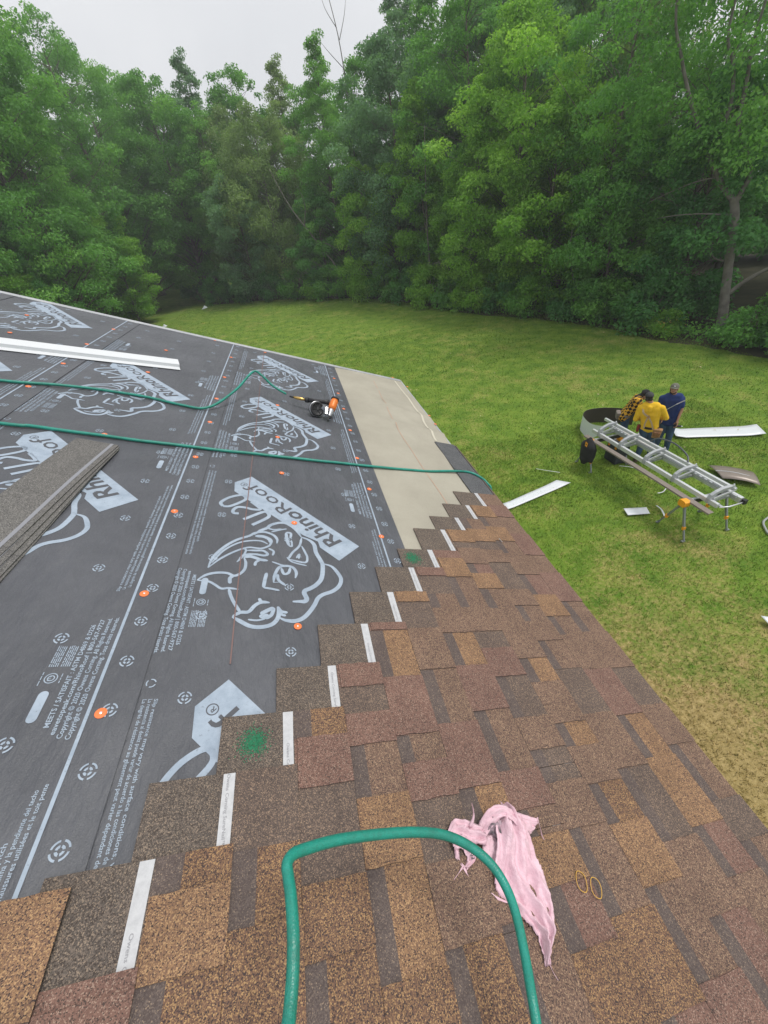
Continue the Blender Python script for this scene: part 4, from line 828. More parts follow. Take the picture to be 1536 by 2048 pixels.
# curled coil stock, white outside and bronze inside
path = [(8.75, 8.75, .02, .46), (8.35, 9.12, .02, .46), (7.95, 9.33, .02, .45), (7.62, 9.36, .02, .44), (7.38, 9.18, .02, .43), (7.24, 8.85, .04, .42), (7.10, 8.45, .14, .40), (6.97, 8.05, .36, .33), (6.86, 7.72, .64, .2)]
PB = smooth_path([Vector(p[:3]) for p in path], 5); PT = smooth_path([Vector((p[0] + .03, p[1] + .03, p[2] + p[3])) for p in path], 5)
vs = []; 
for a, c in zip(PB, PT): vs += [a, a.lerp(c, .5), c]
N = len(PB); fs = [(3 * i + c, 3 * i + 3 + c, 3 * i + 4 + c, 3 * i + 1 + c) for i in range(N - 1) for c in (0, 1)]
fsi = [tuple(3 * N + k for k in reversed(f)) for f in fs]; ctr = Vector((7.9, 8.7, 0)); inner = []
for i in range(N):
    d = (PB[min(i + 1, N - 1)] - PB[max(i - 1, 0)]); n_ = Vector((d.y, -d.x, 0)).normalized()
    if n_.dot(ctr - PB[i]) < 0: n_ = -n_
    inner += [p + n_ * .004 for p in vs[3 * i:3 * i + 3]]
o = mk('coil_stock', [p - Vector((7.6, 8.8, 0)) for p in vs + inner], fs + fsi, [M_sheet, M_brownd], None, [0] * len(fs) + [1] * len(fsi), True, Matrix.Translation((7.6, 8.8, 0)))
tag(o, 'curled loop of coil metal, white outside and bronze inside', 'coil metal')
# thin scraps
def scrap(pts, r, m, label, cat='metal scrap'):
    P = smooth_path([Vector(p) for p in pts], 6); o0 = P[0].copy(); o0.z = 0; b = MB(); vs = []
    for i, p in enumerate(P):
        d = (P[min(i + 1, len(P) - 1)] - P[max(i - 1, 0)]).normalized(); q = Vector((-d.y, d.x, 0)) * r; vs += [p - o0 + q, p - o0 - q + Vector((0, 0, .005))]
    b.add(vs, [(2 * i, 2 * i + 1, 2 * i + 3, 2 * i + 2) for i in range(len(P) - 1)]); o = b.build('metal_scrap', m, None, True, Matrix.Translation(o0)); md = o.modifiers.new('gauge', 'SOLIDIFY'); md.thickness = .004
    return tag(o, label, cat)
scrap([(7.0, 7.0, .05), (7.12, 6.75, .12), (7.2, 6.4, .16), (7.22, 6.05, .13), (7.30, 5.80, .08)], .014, M_sheet, 'thin curved white metal scrap on the grass under the brake')
scrap([(7.30, 5.82, .08), (7.12, 5.72, .06), (6.98, 5.72, .06)], .010, M_alu, 'short grey metal scrap at the end of the curved white one')
scrap([(6.64, 5.36, .06), (6.62, 5.2, .07), (6.53, 5.0, .06)], .018, M_sheet, 'thin white scrap beside the near sawhorse leg')
scrap([(5.10, 7.65, .06), (5.3, 7.46, .065), (5.54, 7.27, .06)], .012, M_alu, 'thin grey metal rod on the grass left of the black jacket')
P = smooth_path([Vector(p) for p in [(8.35, 4.35, .03), (8.08, 4.25, .04), (7.93, 4.08, .04), (7.86, 3.92, .035), (7.92, 3.7, .03), (8.3, 3.5, .03), (9.0, 3.5, .03), (10, 3.8, .03)]], 8)
b = MB(); b.tube([p - Vector((8, 4, 0)) for p in P], .02, 8); tag(b.build('electric_cable', mat('grey_rubber_cord', (.32, .34, .33), .5), None, True, Matrix.Translation((8, 4, 0))), 'thick grey cord looping in at the right edge of the lawn', 'cord')
# litter far out on the lawn
for (x, y, s, lb) in ((-9.6, 48.0, .35, 'small white scrap far away at the left end of the wood'), (-12.0, 40.5, .3, 'white scrap far off on the lawn behind the roof edge')):
    b = MB(); b.add([(-s, 0, 0), (s * .2, -s * .3, .05), (s, 0, .1), (.1 * s, s * .3, s * .9), (-s * .4, s * .2, s * .4)], [(0, 1, 4), (1, 2, 3), (1, 3, 4), (4, 3, 2, 0)]); tag(b.build('paper_scrap', M_sheet, None, False, Matrix.Translation((x, y, .05))), lb, 'scrap')

# black jacket hanging on the sawhorse
M_jkt = mottled('black_fabric', (.014, .014, .016), (.03, .03, .032), 12, .85, 0, .4)
vs, fs = [], []; NXJ, NYJ = 14, 12
for i in range(NXJ + 1):
    th = 2 * math.pi * i / NXJ
    for j in range(NYJ + 1):
        t_ = j / NYJ; z = .86 - .62 * t_; r = (.03 + .17 * min(1, t_ * 3.2)) * (1 - .12 * max(0, t_ - .7) * 3) * (1 + .16 * math.sin(th * 4 + t_ * 3) * t_ + .07 * math.sin(th * 9))
        if j == NYJ: z += .08 * math.sin(th * 3 + 1)
        vs.append((6.24 + .62 * r * math.cos(th) - 6.24, 7.30 + 1.15 * r * math.sin(th) - 7.30, z))
for i in range(NXJ):
    for j in range(NYJ): a = i * (NYJ + 1) + j; fs.append((a, a + NYJ + 1, a + NYJ + 2, a + 1))
jk = tag(mk('hanging_jacket', vs, fs, M_jkt, None, None, True, Matrix.Translation((6.24, 7.30, 0))), 'black work jacket hanging over the far sawhorse end', 'jacket'); jk.modifiers.new('cloth', 'SOLIDIFY').thickness = .006
b = MB(); b.add([(-.118, -.075, .78), (-.118, .005, .795), (-.128, .0, .69), (-.128, -.08, .675)], [(0, 1, 2, 3)]); b.add([(-.1205, -.05, .755), (-.1205, -.018, .76), (-.1285, -.02, .715), (-.1285, -.052, .71)], [(0, 1, 2, 3)]); b.mi = [0, 1]
b.build('orange_patch', [M_yel, M_jkt], jk)
# circular saw resting on the grass behind the brake
tcs = empty('tool_case', 'dark tool case standing on the grass behind the brake', 'tool case', loc=(7.12, 7.32, 0))
M_case = mottled('dark_case', (.02, .025, .03), (.035, .04, .05), 8, .6)
b = MB(); b.box((0, 0, .24), (.34, .42, .46)); b.build('case_body', M_case, tcs).modifiers.new('b', 'BEVEL').width = .02
b = MB(); b.box((0, 0, .52), (.35, .43, .09)); b.build('case_lid', M_case, tcs).modifiers.new('b', 'BEVEL').width = .02
for yy in (-.12, .12): b = MB(); b.box((-.18, yy, .48), (.02, .05, .09)); b.build('latch', M_yel, tcs)
sw_ = empty('power_saw', 'orange and black power saw lying on the tool case behind the brake', 'power saw', loc=(7.12, 7.32, 0))
b = MB(); b.tube([(-.02, -.12, .63), (-.02, .02, .65), (0, .12, .66)], [.06, .07, .05], 12); b.build('motor_housing', M_yel, sw_, True)
b = MB(); b.lathe([(.02, -.02), (.1, -.02), (.105, 0), (.1, .02), (.02, .02)], 20, Matrix.Translation((.09, -.02, .67)) @ Matrix.Rotation(R_(90), 4, 'Y')); b.build('blade_guard', M_blk, sw_, True)
b = MB(); b.tube([(-.02, .1, .7), (-.02, .02, .77), (-.02, -.1, .76), (-.02, -.14, .68)], .018, 8); b.build('handle', M_blk, sw_, True)
b = MB(); b.box((.03, 0, .572), (.2, .34, .008)); b.build('base_plate', M_alu, sw_)

# ------------------------------------------------------------------ people
def ico(c, r, sub=2, M=None):
    bm = bmesh.new(); bmesh.ops.create_icosphere(bm, subdivisions=sub, radius=1.); r = r if isinstance(r, (tuple, list)) else (r, r, r)
    vs = []
    for v in bm.verts:
        p = Vector((v.co.x * r[0], v.co.y * r[1], v.co.z * r[2])); p = (M @ p) if M is not None else p; vs.append(p + Vector(c))
    fs = [tuple(v.index for v in f.verts) for f in bm.faces]; bm.free(); return vs, fs
def cap(mb, a, ra, c, rc, n=12):
    a, c = Vector(a), Vector(c); d = (c - a); L = max(d.length, 1e-5); d = d / L; P, Rr = [], []
    for k in (-1, -.7, -.3, 0): P.append(a + d * (ra * k)); Rr.append(max(.001, ra * math.sqrt(max(0, 1 - k * k))))
    for k in (0, .3, .7, 1): P.append(c + d * (rc * k)); Rr.append(max(.001, rc * math.sqrt(max(0, 1 - k * k))))
    mb.tube(P, Rr, n)
def remesh(name, mb, voxel, m, parent, smooth_it=3, mats=None):
    me = bpy.data.meshes.new(name); me.from_pydata([tuple(v) for v in mb.v], [], mb.f); me.update(); o = bpy.data.objects.new(name, me); COL.objects.link(o)
    r = o.modifiers.new('r', 'REMESH'); r.mode = 'VOXEL'; r.voxel_size = voxel; s = o.modifiers.new('s', 'SMOOTH'); s.factor = .6; s.iterations = smooth_it
    dg = bpy.context.evaluated_depsgraph_get(); e = bpy.data.meshes.new_from_object(o.evaluated_get(dg)); bpy.data.objects.remove(o); bpy.data.meshes.remove(me)
    e.name = name
    for q in (mats or [m]): e.materials.append(q)
    e.polygons.foreach_set('use_smooth', [True] * len(e.polygons)); o = bpy.data.objects.new(name, e); link(o, parent); return o
M_skin = mat('skin', (.36, .20, .13), .55, 0, .4); M_hair = mat('dark_hair', (.016, .012, .01), .6)
M_jean = mottled('blue_denim', (.025, .055, .11), (.06, .11, .19), 6, .9, 0, .2); M_boot = mottled('work_boot', (.05, .035, .025), (.09, .06, .04), 15, .8)
M_leather = mottled('tan_leather', (.30, .16, .07), (.40, .23, .11), 14, .7); M_belt = mat('dark_belt', (.03, .025, .02), .6)
def frame(face):
    f = Vector((*face, 0)).normalized(); return f, Vector((f.y, -f.x, 0))          # forward, person's right
def hand(mb, wrist, direc, palm_n, side, curl=.35):
    d = Vector(direc).normalized(); n = Vector(palm_n); n = (n - d * n.dot(d)).normalized(); x = d.cross(n) * side; w = Vector(wrist)
    cap(mb, w, .026, w + d * .05, .034, 10); cap(mb, w + d * .05 + x * .018, .018, w + d * .085 + x * .028, .016, 8); cap(mb, w + d * .05 - x * .018, .018, w + d * .085 - x * .024, .016, 8)
    for k, (ox, L) in enumerate(((.030, .072), (.010, .082), (-.010, .076), (-.029, .060))):
        p0 = w + d * .088 + x * ox; p1 = p0 + (d * math.cos(curl) + n * math.sin(curl)) * L * .5; p2 = p1 + (d * math.cos(curl * 2.6) + n * math.sin(curl * 2.6)) * L * .5
        cap(mb, p0, .0095, p1, .009, 7); cap(mb, p1, .009, p2, .0075, 7)
    t0 = w + d * .03 + x * .028; t1 = t0 + (d * .6 + x * .7 + n * .3).normalized() * .04; t2 = t1 + (d * .9 + n * .45 + x * .1).normalized() * .032
    cap(mb, t0, .013, t1, .011, 7); cap(mb, t1, .011, t2, .0085, 7)
def person(J, face, look, label, looks):
    base = Vector(((J['anl'][0] + J['anr'][0]) / 2, (J['anl'][1] + J['anr'][1]) / 2, 0)); g = {k: Vector(v) - base for k, v in J.items()}
    root = empty('person', label, 'person', loc=base); F, Rt = frame(face); Lk = Vector(look).normalized()
    up = (g['head'] - g['neck']).normalized(); b = MB()
    # skull, face, neck
    HM = Matrix((Lk.cross(up).normalized(), Lk, up)).transposed(); HM = Matrix((Lk.cross(Vector((0, 0, 1))).normalized(), Lk, Lk.cross(Vector((0, 0, 1))).normalized().cross(Lk))).transposed()
    h = g['head']
    def H(x, y, z): return h + HM @ Vector((x, y, z))
    b.add(*ico(H(0, -.015, .03), (.076, .095, .09), 2, HM)); b.add(*ico(H(0, .03, -.035), (.058, .062, .08), 2, HM)); b.add(*ico(H(0, .055, -.09), (.034, .03, .026), 1, HM))
    cap(b, H(0, .09, .015), .012, H(0, .108, -.022), .015, 8)                       # nose
    cap(b, H(-.03, .075, .028), .016, H(.03, .075, .028), .016, 8)                  # brow
    cap(b, H(-.018, .086, -.058), .010, H(.018, .086, -.058), .010, 6)              # mouth
    for s in (-1, 1): cap(b, H(s * .078, -.005, .02), .012, H(s * .08, -.012, -.025), .009, 6)
    cap(b, h - up * .06, .055, g['neck'] - up * .03, .06)
    sp = [g['pel'], g['pel'].lerp(g['neck'], .4), g['pel'].lerp(g['neck'], .78)]
    def torso(b, k, low=-.02):
        for s, q in (('l', 1), ('r', 1)): pass
        ac = (g['shr'] - g['shl']).normalized()
        for i, (t_, hw, r) in enumerate(((low, .085, .10), (.18, .08, .098), (.38, .08, .10), (.6, .10, .108), (.8, .115, .105), (.93, .10, .08))):
            c = g['pel'].lerp(g['neck'], t_); ax_ = (g['hir'] - g['hil']).normalized().lerp(ac, min(1, max(0, t_))).normalized()
            cap(b, c - ax_ * hw, r + k, c + ax_ * hw, r + k, 14)
            if i:
                cap(b, pc - pa * ph, pr + k, c - ax_ * hw, r + k, 12); cap(b, pc + pa * ph, pr + k, c + ax_ * hw, r + k, 12); cap(b, pc, pr + k, c, r + k, 12)
            pc, pa, ph, pr = c, ax_, hw, r
        for s in 'lr': cap(b, g['neck'].lerp(g['sh' + s], .25) - Vector((0, 0, .03)), .07 + k, g['sh' + s], .062 + k)
    def arm(b, s, k, to=1.):
        cap(b, g['sh' + s], .058 + k, g['el' + s], .043 + k)
        if to > .5: cap(b, g['el' + s], .043 + k, g['wr' + s], .028 + k)
    def leg(b, s, k):
        cap(b, g['hi' + s], .092 + k, g['kn' + s], .060 + k); cap(b, g['kn' + s], .060 + k, g['kn' + s].lerp(g['an' + s], .35), .060 + k); cap(b, g['kn' + s].lerp(g['an' + s], .35), .058 + k, g['an' + s] + Vector((0, 0, .02)), .042 + k)
    torso(b, -.012)
    for s, sd in (('l', -1), ('r', 1)):
        arm(b, s, -.006); leg(b, s, -.01); fd = (g['wr' + s] - g['el' + s]).normalized(); hand(b, g['wr' + s], looks.get('hand_' + s, fd), looks.get('palm_' + s, -Rt * sd), sd)
        cap(b, g['an' + s], .035, g['an' + s] + F * .13 - Vector((0, 0, .045)), .03)
    remesh('body', b, .0075, M_skin, root)
    # jeans
    b = MB()
    ax_ = (g['hir'] - g['hil']).normalized()
    for t_ in (-.06, .02, .1): c = g['pel'].lerp(g['neck'], t_); cap(b, c - ax_ * .085, .108, c + ax_ * .085, .108, 14)
    for s in 'lr': leg(b, s, .014)
    remesh('jeans', b, .012, M_jean, root)
    for s in 'lr':
        b = MB(); a = g['an' + s]; cap(b, a + Vector((0, 0, .03)), .055, a + Vector((0, 0, -.02)), .055); cap(b, a + Vector((0, 0, -.028)) - F * .04, .042, a + Vector((0, 0, -.04)) + F * .15, .04)
        b.box(a + Vector((0, 0, -.068)) + F * .055, (.09, .29, .028), Matrix.Rotation(math.atan2(-F.x, F.y), 3, 'Z')); remesh('boot', b, .012, M_boot, root)
    b = MB(); torso(b, .014, looks.get('hem', -.08))
    for s in 'lr':
        if looks['sleeve'] == 'long': arm(b, s, .018); cap(b, g['el' + s].lerp(g['wr' + s], .75), .042, g['el' + s].lerp(g['wr' + s], .93), .040)
        else: cap(b, g['sh' + s], .074, g['sh' + s].lerp(g['el' + s], .62), .066)
    if looks.get('hood'):
        nk = g['neck'] - Vector((0, 0, .035)); Bk = -F
        cap(b, nk + Bk * .06 - Rt * .07, .05, nk + Bk * .06 + Rt * .07, .05); cap(b, nk + Bk * .10 + Vector((0, 0, -.09)), .055, nk + Bk * .09 + Vector((0, 0, -.02)), .06); cap(b, nk + Rt * .09 + Bk * .02, .04, nk + Rt * .05 + F * .07 - Vector((0, 0, .03)), .03); cap(b, nk - Rt * .09 + Bk * .02, .04, nk - Rt * .05 + F * .07 - Vector((0, 0, .03)), .03)
    remesh('shirt', b, .0115, looks['shirt'], root, 4)
    # hair and headwear
    b = MB(); b.add(*ico(H(0, -.03, .028), (.083, .088, .088), 2, HM)); cap(b, H(-.05, -.06, -.04), .032, H(.05, -.06, -.04), .032)
    if looks.get('beard'): cap(b, H(-.055, .03, -.07), .022, H(0, .07, -.10), .024); cap(b, H(.055, .03, -.07), .022, H(0, .07, -.10), .024); cap(b, H(-.02, .09, -.042), .008, H(.02, .09, -.042), .008)
    remesh('hair', b, .01, M_hair, root)
    if looks.get('cap'):
        b = MB(); vs, fs = [], []; 
        for i in range(7):
            ph = R_(i * 15)
            for k in range(20): a = 2 * math.pi * k / 20; vs.append(H(.092 * math.cos(ph) * math.cos(a), -.018 + .108 * math.cos(ph) * math.sin(a), .035 + .098 * math.sin(ph)))
        for i in range(6):
            for k in range(20): fs.append((i * 20 + k, i * 20 + (k + 1) % 20, (i + 1) * 20 + (k + 1) % 20, (i + 1) * 20 + k))
        b.add(vs, fs + [tuple(6 * 20 + k for k in range(20))]); cp = b.build('cap', looks['cap'], root, True)
        s = looks.get('brim', 1); b = MB(); br = [H(.085 * math.cos(R_(a)), -.018 + s * .10 * math.sin(R_(a)), .036) for a in range(15, 166, 15)]; bo = [H(.08 * math.cos(R_(a)), -.018 + s * (.10 * math.sin(R_(a)) + .075 * math.sin(R_(a)) ** .5), .022) for a in range(15, 166, 15)]
        n = len(br); b.add(br + bo, [(i, i + 1, n + i + 1, n + i) for i in range(n - 1)]); o = b.build('brim', looks['cap'], cp, True); o.modifiers.new('t', 'SOLIDIFY').thickness = .006
        if looks.get('logo'):
            b = MB(); b.add([H(-.014, .094, .066), H(.012, .094, .066), H(.016, .086, .088), H(-.004, .089, .082)], [(0, 1, 2, 3)]); b.build('cap_emblem', M_sheet, cp)
    return root, g, F, Rt, H
def pouch(root, c, sz, m, F, Rt, name='tool_pouch'):
    b = MB(); M_ = Matrix((Rt, F, Vector((0, 0, 1)))).transposed(); c = Vector(c)
    x, y, z = sz
    b.add(*[(lambda vs, fs: ([c + M_ @ Vector(p) for p in vs], fs))([(-x, -y, 0), (x, -y, 0), (x, y, 0), (-x, y, 0), (-x * .8, -y * .8, -z), (x * .8, -y * .8, -z), (x * .8, y * .9, -z), (-x * .8, y * .9, -z)], [(3, 2, 1, 0), (4, 5, 6, 7), (0, 1, 5, 4), (1, 2, 6, 5), (2, 3, 7, 6), (3, 0, 4, 7)])][0])
    o = b.build(name, m, root); o.modifiers.new('soft', 'BEVEL').width = .015; return o
def belt(root, g, F, Rt, m, z=.1):
    c = g['pel'].lerp(g['neck'], z); b = MB(); P = [c + Rt * (.205 * math.cos(a)) + F * (.125 * math.sin(a)) for a in [2 * math.pi * i / 24 for i in range(24)]]
    vs = []
    for p in P: vs += [p - Vector((0, 0, .028)), p + Vector((0, 0, .028))]
    b.add(vs, [(2 * i, 2 * ((i + 1) % 24), 2 * ((i + 1) % 24) + 1, 2 * i + 1) for i in range(24)]); o = b.build('belt', m, root); o.modifiers.new('t', 'SOLIDIFY').thickness = .008; return o

M_hoodie = mottled('yellow_hoodie', (.70, .42, .015), (.80, .50, .03), 9, .9, 0, .25)
J = dict(head=(7.52, 7.27, 1.645), neck=(7.56, 7.19, 1.505), shl=(7.425, 7.31, 1.40), shr=(7.71, 7.01, 1.44), ell=(7.40, 7.33, 1.10), elr=(7.86, 6.95, 1.19), wrl=(7.67, 7.43, 1.02), wrr=(7.93, 7.19, 1.08), pel=(7.625, 7.095, .94), hil=(7.56, 7.16, .88), hir=(7.68, 7.03, .88), knl=(7.61, 7.13, .48), knr=(7.77, 7.03, .48), anl=(7.55, 7.10, .085), anr=(7.83, 6.99, .085))
r, g, F, Rt, H = person(J, (.70, .66), (.5, .78, -.25), 'worker in a yellow hoodie and jeans seen from behind at the brake', dict(shirt=M_hoodie, sleeve='long', hood=True, cap=mat('charcoal_cap', (.045, .047, .05), .8), brim=1, palm_l=(.5, .5, -.6), palm_r=(.2, .9, -.4), hem=-.05))
belt(r, g, F, Rt, M_belt, .03)
pouch(r, g['hir'] + Rt * .10 - F * .06 + Vector((0, 0, .08)), (.10, .06, .24), M_leather, F, Rt); pouch(r, g['hir'] + Rt * .11 - F * .11 + Vector((0, 0, .02)), (.07, .035, .13), mottled('dark_leather', (.2, .09, .045), (.3, .15, .07), 15, .7), F, Rt)
pouch(r, g['hil'] - Rt * .13 + Vector((0, 0, .08)), (.035, .06, .17), mat('red_tool_holder', (.25, .03, .03), .6), F, Rt)
# braces: Y of webbing on the back
M_web = mottled('tan_webbing', (.42, .31, .18), (.5, .38, .24), 20, .8)
def web(root, pts, wd):
    b = MB(); P = smooth_path([Vector(p) for p in pts], 5); vs = []
    for i, p in enumerate(P):
        d = (P[min(i + 1, len(P) - 1)] - P[max(i - 1, 0)]).normalized(); q = d.cross(F).normalized() * wd; vs += [p + q, p - q]
    b.add(vs, [(2 * i, 2 * i + 1, 2 * i + 3, 2 * i + 2) for i in range(len(P) - 1)]); o = b.build('brace', M_web, root); o.modifiers.new('t', 'SOLIDIFY').thickness = .006
bk = -F * .142
jn = g['pel'].lerp(g['neck'], .55) + bk - Rt * .02
web(r, [g['shl'] + Rt * .05 + Vector((0, 0, .065)) - F * .06, g['shl'].lerp(jn, .4) + bk * .55 + Vector((0, 0, .0)), jn], .02)
web(r, [jn, g['pel'].lerp(g['neck'], .3) + bk * .98 - Rt * .075, g['pel'].lerp(g['neck'], .02) + bk * .97 - Rt * .10], .015); web(r, [jn, g['pel'].lerp(g['neck'], .3) + bk * .98 + Rt * .05, g['pel'].lerp(g['neck'], .02) + bk * .97 + Rt * .09], .015)
b = MB(); b.add([jn + bk * .04 + Vector((0, 0, .05)), jn + bk * .04 + Rt * .035, jn + bk * .04 - Vector((0, 0, .05)), jn + bk * .04 - Rt * .035], [(0, 1, 2, 3)]); b.build('brace_patch', M_leather, r)

M_tee = mottled('navy_tee', (.012, .028, .12), (.022, .045, .17), 7, .9, 0, .2)
J = dict(head=(8.21, 7.32, 1.70), neck=(8.26, 7.31, 1.545), shl=(8.115, 7.46, 1.44), shr=(8.375, 7.185, 1.47), ell=(8.10, 7.42, 1.15), elr=(8.40, 7.10, 1.21), wrl=(8.02, 7.22, 1.04), wrr=(8.31, 7.03, .97), pel=(8.31, 7.25, .93), hil=(8.26, 7.31, .87), hir=(8.36, 7.18, .87), knl=(8.25, 7.29, .47), knr=(8.37, 7.14, .47), anl=(8.27, 7.33, .085), anr=(8.42, 7.13, .085))
r, g, F, Rt, H = person(J, (-.6, -.72), (-.74, -.66, .2), 'bearded worker in a navy tee and grey cap standing at the white sheet', dict(shirt=M_tee, sleeve='short', beard=True, cap=mat('grey_olive_cap', (.14, .14, .11), .8), logo=True, hem=-.12, hand_r=(-.1, -.25, -.9), palm_r=(-.8, .1, 0)))
g2 = g
# tool in his hand
rootb = r.matrix_basis.translation; hw = rootb + g['wrr'] + Vector((-.01, -.03, -.09))
dl = empty('cordless_drill', 'small black and orange cordless tool held low by the worker in navy', 'drill', loc=hw)
b = MB(); b.tube([(-.03, .02, -.01), (0, 0, -.02), (.09, -.04, -.03)], [.025, .032, .026], 10); b.build('drill_body', M_blk, dl, True)
b = MB(); b.tube([(0, 0, -.02), (-.01, .01, .06)], [.018, .02], 8); b.build('grip', M_blk, dl, True)
b = MB(); b.tube([(.09, -.04, -.03), (.13, -.055, -.033)], [.02, .008], 8); b.build('chuck', M_sheet, dl, True)
M_tool = mat('steel_tool', (.75, .76, .78), .3, .8)
ts = rp(0, 0, 0) * 0 + Vector((7.98, 7.13, 1.30)); b = MB(); b.bar((0, 0, 0), (.16, -.10, .16), .012, .006); b.bar((.14, -.085, .14), (.26, -.16, .24), .045, .004)
tag(b.build('trim_tool', M_tool, None, False, Matrix.Translation(ts)), 'bright metal hand tool held up in front of the navy tee', 'hand tool')

M_plaid = mat('yellow_black_plaid', (.5, .3, .05), .9); t = NT(M_plaid); v = t.obj()
ck = t.n('TexChecker'); ck.inputs['Scale'].default_value = 15; mp = t.n('Mapping'); mp.inputs['Rotation'].default_value = (.35, .5, .75); mp.inputs['Location'].default_value = (.013, .007, .021); t.l(v, mp.inputs['Vector']); t.l(mp.outputs['Vector'], ck.inputs['Vector'])
ck.inputs['Color1'].default_value = (.62, .34, .03, 1); ck.inputs['Color2'].default_value = (.02, .017, .014, 1)
w1 = t.noise(v, 50, 2); t.base(t.mix(.35, ck.outputs['Color'], t.ramp(w1, [(.3, (.5, .5, .5)), (.7, (1.4, 1.4, 1.4))]), 'MULTIPLY'))
J = dict(head=(7.93, 7.80, 1.44), neck=(7.83, 7.84, 1.37), shl=(7.66, 7.75, 1.37), shr=(7.88, 7.98, 1.33), ell=(7.75, 7.68, 1.07), elr=(8.02, 7.84, 1.03), wrl=(7.90, 7.62, .92), wrr=(8.06, 7.68, .86), pel=(7.61, 7.92, .93), hil=(7.58, 7.84, .87), hir=(7.68, 7.99, .87), knl=(7.62, 7.80, .47), knr=(7.76, 7.95, .47), anl=(7.56, 7.83, .085), anr=(7.72, 7.98, .085))
r, g, F, Rt, H = person(J, (.8, -.5), (.72, -.45, -.5), 'worker in a yellow and black plaid shirt stooping beside the brake', dict(shirt=M_plaid, sleeve='long', cap=mat('black_beanie', (.018, .018, .02), .9), hem=-.1))
b = MB(); cap(b, H(0, -.05, -.05), .07, g['neck'] - F * .05, .075); remesh('black_hood', b, .012, M_jkt, r)
M_gpouch = mottled('grey_canvas', (.16, .14, .12), (.26, .23, .2), 25, .9)
pouch(r, g['hil'] - Rt * .12 + Vector((0, 0, .10)), (.05, .10, .2), M_gpouch, F, Rt); pouch(r, g['pel'] - F * .15 + Vector((0, 0, .08)), (.12, .05, .18), M_gpouch, F, Rt)
belt(r, g, F, Rt, M_gpouch, .06)
b = MB(); b.lathe([(.028, 0), (.03, .01), (.03, .12), (.012, .155), (.012, .175)], 12, Matrix.Translation(g['hil'] - Rt * .14 - F * .03 + Vector((0, 0, .06)))); tag(b.build('water_bottle', mat('blue_plastic', (.12, .3, .55), .2), None, True, r.matrix_basis.copy()), 'blue water bottle in the plaid worker\'s pouch', 'bottle')
# ------------------------------------------------------------------ woodland
def leaf_mat(name, dark, mid, light, trans=.42):
    m = bpy.data.materials.new(name); m.use_nodes = True; t = NT(m); nt = m.node_tree
    at = t.n('Attribute'); at.attribute_name = 'tint'
    oi = t.n('ObjectInfo'); f = t.math('ADD', t.math('MULTIPLY', at.outputs['Fac'], .75), t.math('MULTIPLY', oi.outputs['Random'], .25))
    c = t.ramp(f, [(.08, dark), (.5, mid), (.95, light)])
    t.base(c); t.b.inputs['Roughness'].default_value = .62; t.b.inputs['Specular IOR Level'].default_value = .18
    tr = t.n('BsdfTranslucent'); t.l(t.mix(1., c, (1.25, 1.35, .7), 'MULTIPLY'), tr.inputs['Color'])
    mx = t.n('MixShader'); mx.inputs['Fac'].default_value = trans; t.l(t.b.outputs['BSDF'], mx.inputs[1]); t.l(tr.outputs['BSDF'], mx.inputs[2])
    out = nt.nodes['Material Output']; t.l(mx.outputs['Shader'], out.inputs['Surface']); return m
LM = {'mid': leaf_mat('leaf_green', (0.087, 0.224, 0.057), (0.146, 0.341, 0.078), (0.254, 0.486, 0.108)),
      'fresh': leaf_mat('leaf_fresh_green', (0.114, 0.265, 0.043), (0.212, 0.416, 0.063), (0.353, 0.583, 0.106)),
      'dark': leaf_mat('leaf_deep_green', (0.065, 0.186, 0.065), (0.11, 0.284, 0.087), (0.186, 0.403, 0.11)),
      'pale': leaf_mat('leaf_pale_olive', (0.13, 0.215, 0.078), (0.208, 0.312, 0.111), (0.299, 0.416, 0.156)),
      'blue': leaf_mat('leaf_blue_green_hazed', (0.102, 0.214, 0.107), (0.166, 0.309, 0.161), (0.249, 0.41, 0.22))}  # blue-green hue lightened: pale glow over the back crowns painted into leaf colour
M_bark = mottled('grey_brown_bark', (.10, .085, .07), (.19, .165, .14), 5, .9, 0, .8); M_barkl = mottled('pale_lichen_bark', (.105, .095, .083), (.21, .195, .172), 3.5, .9, 0, .8)

